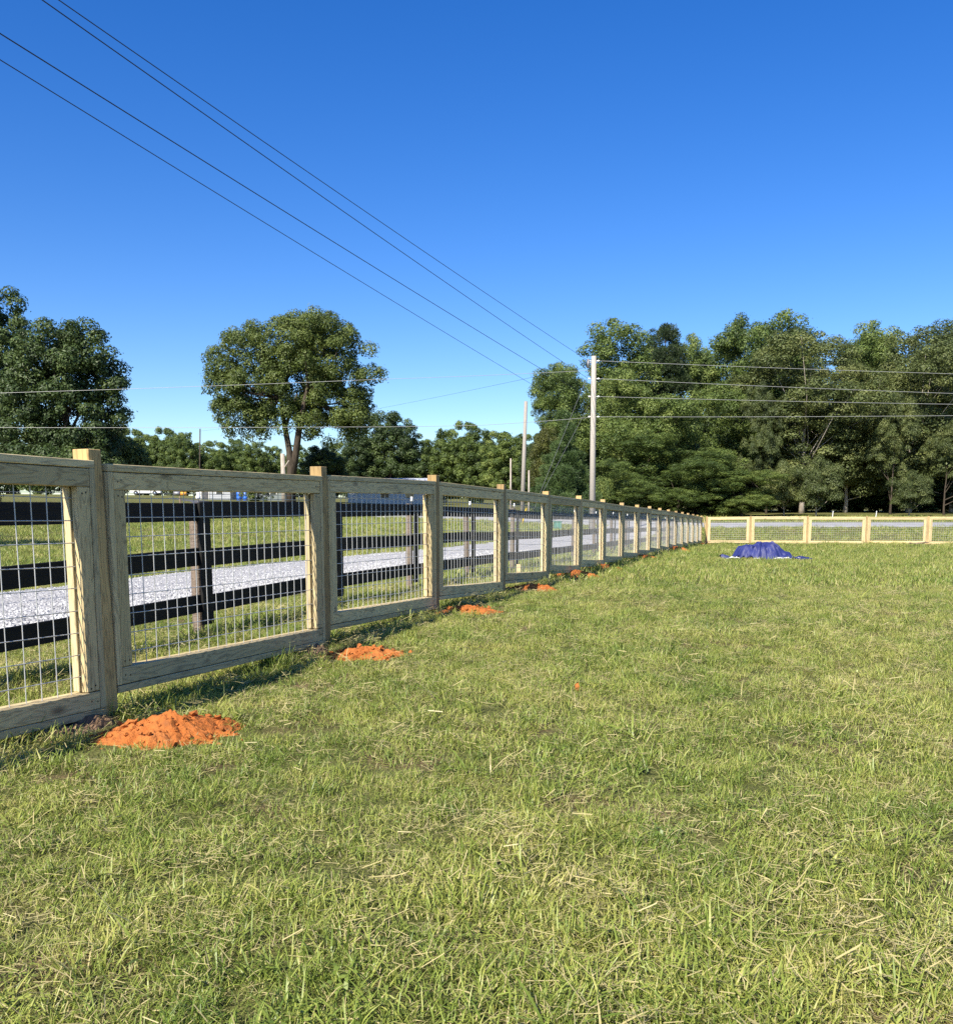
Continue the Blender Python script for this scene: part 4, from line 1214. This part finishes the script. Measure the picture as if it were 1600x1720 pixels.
def pickup(px, Y, rz):
    x = XG(px, Y, 4.3); z = tz(x, Y)
    o = empty('pickup_truck', (x, Y, z), rz)
    tag(o, 'white pickup truck parked on the grass rise at far left', 'truck')
    W = .95
    # side profile, cab to the left (-x)
    prof = [(-2.75, .45), (-2.8, .75), (-2.72, 1.02), (-1.55, 1.15), (-1.1, 1.15), (.35, 1.15), (.4, 1.15), (2.75, 1.15), (2.8, .95), (2.78, .5), (2.2, .45), (2.1, .72), (1.75, .86), (1.4, .72), (1.3, .42), (-1.25, .42), (-1.35, .72), (-1.7, .86), (-2.05, .72), (-2.15, .45)]
    n = len(prof)
    V = [(a, -W, b) for a, b in prof] + [(a, W, b) for a, b in prof]
    me = bpy.data.meshes.new('body'); fs = [list(range(n)), list(range(2 * n - 1, n - 1, -1))] + [[i, i + n, (i + 1) % n + n, (i + 1) % n] for i in range(n)]
    me.from_pydata(V, [], fs); me.materials.append(M['white']); me.update(); link('body', me, o)
    cab = [(-1.5, 1.152), (-.85, 1.78), (.1, 1.82), (.35, 1.70), (.42, 1.152)]; n = len(cab); V = [(a, -W * (.97 if b < 1.3 else .82), b) for a, b in cab] + [(a, W * (.97 if b < 1.3 else .82), b) for a, b in cab]
    me = bpy.data.meshes.new('cab'); fs = [list(range(n)), list(range(2 * n - 1, n - 1, -1))] + [[i, i + n, (i + 1) % n + n, (i + 1) % n] for i in range(n)]
    me.from_pydata(V, [], fs); me.materials.append(M['white']); me.update(); cb = link('cab', me, o)
    for a, b in ((-1.15, -.5), (-.42, .2)):
        for s in (-1, 1):
            mb = MB(); mb.add([(a, s * .945, 1.22), (b, s * .945, 1.22), (b, s * .83, 1.70), (a + (.42 if a < -1 else 0), s * .83, 1.70)], np.array([[0, 1, 2, 3]] if s < 0 else [[3, 2, 1, 0]])); link('window', mb.mesh('window', M['glass']), cb)
    for wx in (-1.7, 1.75):
        for s in (-1, 1):
            mb = MB(); mb.tube([(wx, s * .7, .38), (wx, s * .72, .38), (wx, s * .93, .38), (wx, s * .95, .38)], [.3, .38, .38, .3], 18); w = link('wheel', mb.mesh('wheel', M['tyre'], False), o)
            mb = MB(); mb.tube([(wx, s * .951, .38), (wx, s * .97, .38)], [.22, .18], 14); link('rim', mb.mesh('rim', M['chrome'], True), w)
    mb = MB(); mb.box((2.79, -.9, .45), (2.9, .9, .62), .02); link('bumper', mb.mesh('bumper', M['chrome']), o)
    mb = MB(); mb.box((.5, -.8, 1.153), (2.7, .8, 1.17)); link('bed_cover', mb.mesh('bed_cover', M['tyre']), o)
pickup(246, 182, .1)
# mailbox with newspaper tube by the road
x, y = XG(303, 57.0, 1.3), 57.0; o = empty('mailbox', (x, y, tz(x, y) - .15))
mb = MB(); mb.box((-.05, -.05, -.1), (.05, .05, 1.0), .006); link('post', mb.mesh('post', M['stick']), o)
mb = MB(); mb.tube([(-.38, 0, 1.16), (-.37, 0, 1.16), (.0, 0, 1.16), (.02, 0, 1.16)], [.10, .13, .13, .10], 12); link('box', mb.mesh('box', M['grey_metal'], True), o)
mb = MB(); mb.tube([(.05, .0, 1.15), (.06, 0, 1.15), (.40, 0, 1.15)], [.08, .11, .11], 10); link('newspaper_tube', mb.mesh('newspaper_tube', M['orange'], True), o)
tag(o, 'grey mailbox with orange newspaper tube on a dark post by the road', 'mailbox')

# ------------------------------------------------------------------ GRASS AND GRAVEL (geometry node instances)
def instancer(name, pts, rot, scl, pick, protos):
    me = bpy.data.meshes.new(name)
    me.vertices.add(len(pts)); me.vertices.foreach_set('co', np.asarray(pts, np.float32).ravel())
    a = me.attributes.new('rot', 'FLOAT_VECTOR', 'POINT'); a.data.foreach_set('vector', np.asarray(rot, np.float32).ravel())
    a = me.attributes.new('scl', 'FLOAT_VECTOR', 'POINT'); a.data.foreach_set('vector', np.asarray(scl, np.float32).ravel())
    a = me.attributes.new('pick', 'INT', 'POINT'); a.data.foreach_set('value', np.asarray(pick, np.int32))
    o = link(name, me)
    col = bpy.data.collections.new(name + '_source')
    for k, pm in enumerate(protos):
        ob = bpy.data.objects.new('%s_%03d' % (pm.name.split('.')[0], k), pm); col.objects.link(ob)
    ng = bpy.data.node_groups.new(name + '_nodes', 'GeometryNodeTree')
    ng.interface.new_socket('Geometry', in_out='INPUT', socket_type='NodeSocketGeometry')
    ng.interface.new_socket('Geometry', in_out='OUTPUT', socket_type='NodeSocketGeometry')
    gi = ng.nodes.new('NodeGroupInput'); go = ng.nodes.new('NodeGroupOutput')
    ci = ng.nodes.new('GeometryNodeCollectionInfo'); ci.inputs['Collection'].default_value = col
    ci.inputs['Separate Children'].default_value = True; ci.inputs['Reset Children'].default_value = True
    ip = ng.nodes.new('GeometryNodeInstanceOnPoints'); ip.inputs['Pick Instance'].default_value = True
    def na(nm, ty):
        n = ng.nodes.new('GeometryNodeInputNamedAttribute'); n.data_type = ty; n.inputs['Name'].default_value = nm; return n.outputs['Attribute']
    ng.links.new(gi.outputs[0], ip.inputs['Points']); ng.links.new(ci.outputs[0], ip.inputs['Instance'])
    ng.links.new(na('pick', 'INT'), ip.inputs['Instance Index'])
    e = ng.nodes.new('FunctionNodeEulerToRotation'); ng.links.new(na('rot', 'FLOAT_VECTOR'), e.inputs[0]); ng.links.new(e.outputs[0], ip.inputs['Rotation'])
    ng.links.new(na('scl', 'FLOAT_VECTOR'), ip.inputs['Scale'])
    ng.links.new(ip.outputs[0], go.inputs[0])
    md = o.modifiers.new('scatter', 'NODES'); md.node_group = ng
    return o

def clump(seed, n, spread, Lr, lean, wr, straw, seg=3, curl=.9):
    rng = np.random.default_rng(seed); V = []; Fq = []; Ft = []; A = []; k = 0
    for i in range(n):
        rr = spread * math.sqrt(rng.random()); th = rng.uniform(0, 6.283)
        b = np.array([rr * math.cos(th), rr * math.sin(th), -.006])
        hd = rng.uniform(0, 6.283); Lb = rng.uniform(*Lr); w = rng.uniform(*wr) / 2
        le = math.radians(rng.uniform(*lean)); val = rng.uniform(.84, 1.0) if rng.random() < straw else rng.uniform(0, .76)
        if val > .8: le = min(1.5, le + .5); w *= .75
        side = np.array([-math.sin(hd), math.cos(hd), 0]); out = np.array([math.cos(hd), math.sin(hd), 0])
        p = b.copy(); ang = le * .5
        for s in range(seg):
            t = s / seg; ww = w * (1 - .55 * t)
            tw = side * ww + np.array([0, 0, ww * rng.normal(0, .35)])
            V += [p - tw, p + tw]
            st = Lb / seg; p = p + (out * math.sin(ang) + np.array([0, 0, math.cos(ang)])) * st; ang += le * curl / seg * rng.uniform(.6, 1.5)
            p[2] = max(p[2], .004 + .002 * s)
        V.append(p); A += [val] * (2 * seg + 1)
        for s in range(seg - 1): Fq.append([k + 2 * s, k + 2 * s + 1, k + 2 * s + 3, k + 2 * s + 2])
        Ft.append([k + 2 * seg - 2, k + 2 * seg - 1, k + 2 * seg]); k += 2 * seg + 1
    return mesh_np('grass_clump', np.array(V), [np.array(Fq), np.array(Ft)], M['grass'], False, {'val': A})
def litter(seed, n, spread):
    rng = np.random.default_rng(seed); V = []; Fq = []; A = []
    for i in range(n):
        c = np.array([rng.normal(0, spread), rng.normal(0, spread), rng.uniform(.018, .05)]); a = rng.uniform(0, 6.28); l = rng.uniform(.008, .03); w = rng.uniform(.0005, .0011)
        d = np.array([math.cos(a), math.sin(a), rng.normal(0, .25)]); s = np.array([-math.sin(a), math.cos(a), rng.normal(0, .4)])
        k = len(V); V += [c - d * l - s * w, c - d * l + s * w, c + d * l + s * w, c + d * l - s * w]; Fq.append([k, k + 1, k + 2, k + 3]); A += [.95] * 4
    return mesh_np('grass_clump', np.array(V), np.array(Fq), M['grass'], False, {'val': A})
def weed(seed):
    rng = np.random.default_rng(seed); V = []; Fq = []; A = []
    for i in range(26):
        a = rng.uniform(0, 6.28); r = rng.uniform(.01, .09); c = np.array([math.cos(a) * r, math.sin(a) * r, rng.uniform(.02, .045)])
        hd = rng.uniform(0, 6.28); l = rng.uniform(.004, .009); w = l * rng.uniform(.5, .9)
        d = np.array([math.cos(hd), math.sin(hd), rng.normal(0, .3)]); s = np.array([-math.sin(hd), math.cos(hd), rng.normal(0, .3)])
        k = len(V); V += [c - d * l, c + s * w, c + d * l, c - s * w]; Fq.append([k, k + 1, k + 2, k + 3]); A += [rng.uniform(.0, .35)] * 4
    return mesh_np('grass_clump', np.array(V), np.array(Fq), M['grass'], False, {'val': A})
NEAR = [clump(500 + i, 96, .09, (.025, .066), (30, 100), (.0016, .0038), .20) for i in range(8)]
NEAR += [clump(520 + i, 40, .055, (.05, .105), (20, 85), (.0026, .0060), .06) for i in range(4)]        # 8..11 tall tufts
NEAR += [litter(530 + i, 34, .07) for i in range(3)]                                                    # 12..14
NEAR += [weed(540), clump(541, 7, .06, (.09, .19), (75, 110), (.004, .0085), .25, 4, .5)]                                                               # 15,16
FAR = [clump(560 + i, 46, .20, (.05, .12), (20, 80), (.006, .010), .20, 2) for i in range(6)]
ALLG = NEAR + FAR

def in_mound(x, y, grow=1.0):
    m = np.zeros(len(x), bool)
    for (mx, my, rx, ry, rot) in MOUNDS:
        c, s = math.cos(-rot), math.sin(-rot); dx = x - mx; dy = y - my
        u = (dx * c - dy * s) / (rx * grow); v = (dx * s + dy * c) / (ry * grow); m |= (u * u + v * v) < 1
    return m
def road_mask(x, y):
    off = x - FS * y
    edge = (fbm(x, y, 1.2, 7) - .5) * .5
    m = (off < DN - .15 + edge) & (off > DF + .15 + edge) & (y < 58)
    # country road: interpolate its edges by X
    xs = np.array([XG(p, a, .6) for p, a, b in rp]); ya = np.array([a for p, a, b in rp]); yb = np.array([b for p, a, b in rp])
    lo = np.interp(x, xs, ya); hi = np.interp(x, xs, yb)
    return m | ((y > lo + .1) & (y < hi - .1))
P_all, S_all, R_all, K_all = [], [], [], []
def scatter(y0, y1, dens, half, kinds, probs, smin, smax, extra=None):
    area_x = y1 * half + 2.5
    n = int((y1 - y0) * 2 * area_x * dens)
    rng = np.random.default_rng(int(y0 * 10) + 900)
    x = rng.uniform(-area_x, area_x, n); y = rng.uniform(y0, y1, n)
    k = np.abs(x) < y * half + 2.0
    k &= ~road_mask(x, y); k &= ~(in_mound(x, y, .84)); k &= ~((y > 10) & in_mound(x, y, 1.15)); k &= ~(in_mound(x, y, 1.2) & (rng.random(n) < .68))
    dn_ = fbm(x, y, 1.5, 14, 3)
    k &= rng.random(n) < (.68 + .75 * (dn_ - .32))
    x, y = x[k], y[k]; n = len(x)
    z = terrain(x, y)
    tall = fbm(x, y, 2.2, 15, 3)
    pk = rng.choice(kinds, n, p=probs)
    s = rng.uniform(smin, smax, n) * (.72 + .6 * tall)
    # longer uncut grass along the foot of the fences
    fo = np.abs(x - FS * y - FO); bo = np.abs(x - FS * y - BO)
    s *= 1 + .55 * np.exp(-(fo / .18) ** 2) + .6 * np.exp(-(bo / .2) ** 2)
    P_all.append(np.c_[x, y, z]); K_all.append(pk)
    S_all.append(np.c_[s * rng.uniform(.9, 1.2, n), s * rng.uniform(.9, 1.2, n), s * rng.uniform(.8, 1.15, n)])
    R_all.append(np.c_[rng.normal(0, .16, n), rng.normal(0, .16, n), rng.uniform(0, 6.283, n)])
nk = np.arange(17); npb = np.array([.086] * 8 + [.024] * 4 + [.05] * 3 + [.022, .014]); npb /= npb.sum()
scatter(.9, 4, 270, .80, nk, npb, .8, 1.2)
scatter(4, 8, 190, .76, nk, npb, .85, 1.25)
scatter(8, 14, 110, .72, nk, npb, .95, 1.35)
fk = np.r_[np.arange(8, 12), np.arange(17, 23)]; fp = np.array([.06] * 4 + [.127] * 6); fp /= fp.sum()
scatter(14, 26, 34, .70, fk, fp, .8, 1.2)
scatter(26, 46, 15, .70, fk, fp, 1.0, 1.5)
scatter(46, 70, 5, .72, fk[4:], np.full(6, 1 / 6), 1.3, 2.0)
grass = instancer('grass', np.concatenate(P_all), np.concatenate(R_all), np.concatenate(S_all), np.concatenate(K_all), ALLG)
tag(grass, 'short mown green and straw coloured grass of the lawn', 'grass', kind='stuff')
print('grass clumps', len(grass.data.vertices))

STN = []
for i in range(5):
    rg = np.random.default_rng(700 + i)
    v = np.array([[1, 0, 0], [-1, 0, 0], [0, 1, 0], [0, -1, 0], [0, 0, .8], [0, 0, -.8], [.6, .6, .5], [-.6, .6, .5], [.6, -.6, .5], [-.6, -.6, .5]], float) * rg.uniform(.65, 1.25, (10, 3))
    f = np.array([[4, 6, 7], [4, 8, 6], [4, 9, 8], [4, 7, 9], [6, 0, 2], [7, 2, 1], [6, 2, 7], [9, 1, 3], [8, 3, 0], [9, 3, 8], [0, 6, 8], [1, 9, 7], [5, 2, 0], [5, 1, 2], [5, 3, 1], [5, 0, 3]])
    STN.append(mesh_np('stone', v, f, M['stone']))
rg = np.random.default_rng(77)
n = 110000; y = 5 + 23 * rg.random(n) ** 1.3; off = DF + (DN + .3 - DF) * rg.random(n)
x = FS * y + off
z = terrain(x, y) + .035 * np.clip(1 - ((off - (DF + DN) / 2) / ((DN - DF) / 2)) ** 6 * .9, 0, 1)
near_edge = np.exp(-((off - DN) / 1.3) ** 2)
k = (x > -y * .75 - 2) & (rg.random(n) < .12 + .8 * near_edge)
s = rg.uniform(.009, .021, n) * (1 + .45 * near_edge)
x, y, z, s = x[k], y[k], z[k], s[k]; n = len(x)
gv = instancer('gravel', np.c_[x, y, z + s * .3], rg.uniform(0, 6.28, (n, 3)), np.c_[s, s * rg.uniform(.7, 1.2, n), s * rg.uniform(.6, 1, n)], rg.integers(0, 5, n), STN)
tag(gv, 'loose pale grey crushed stone on the driveway', 'gravel', kind='stuff')
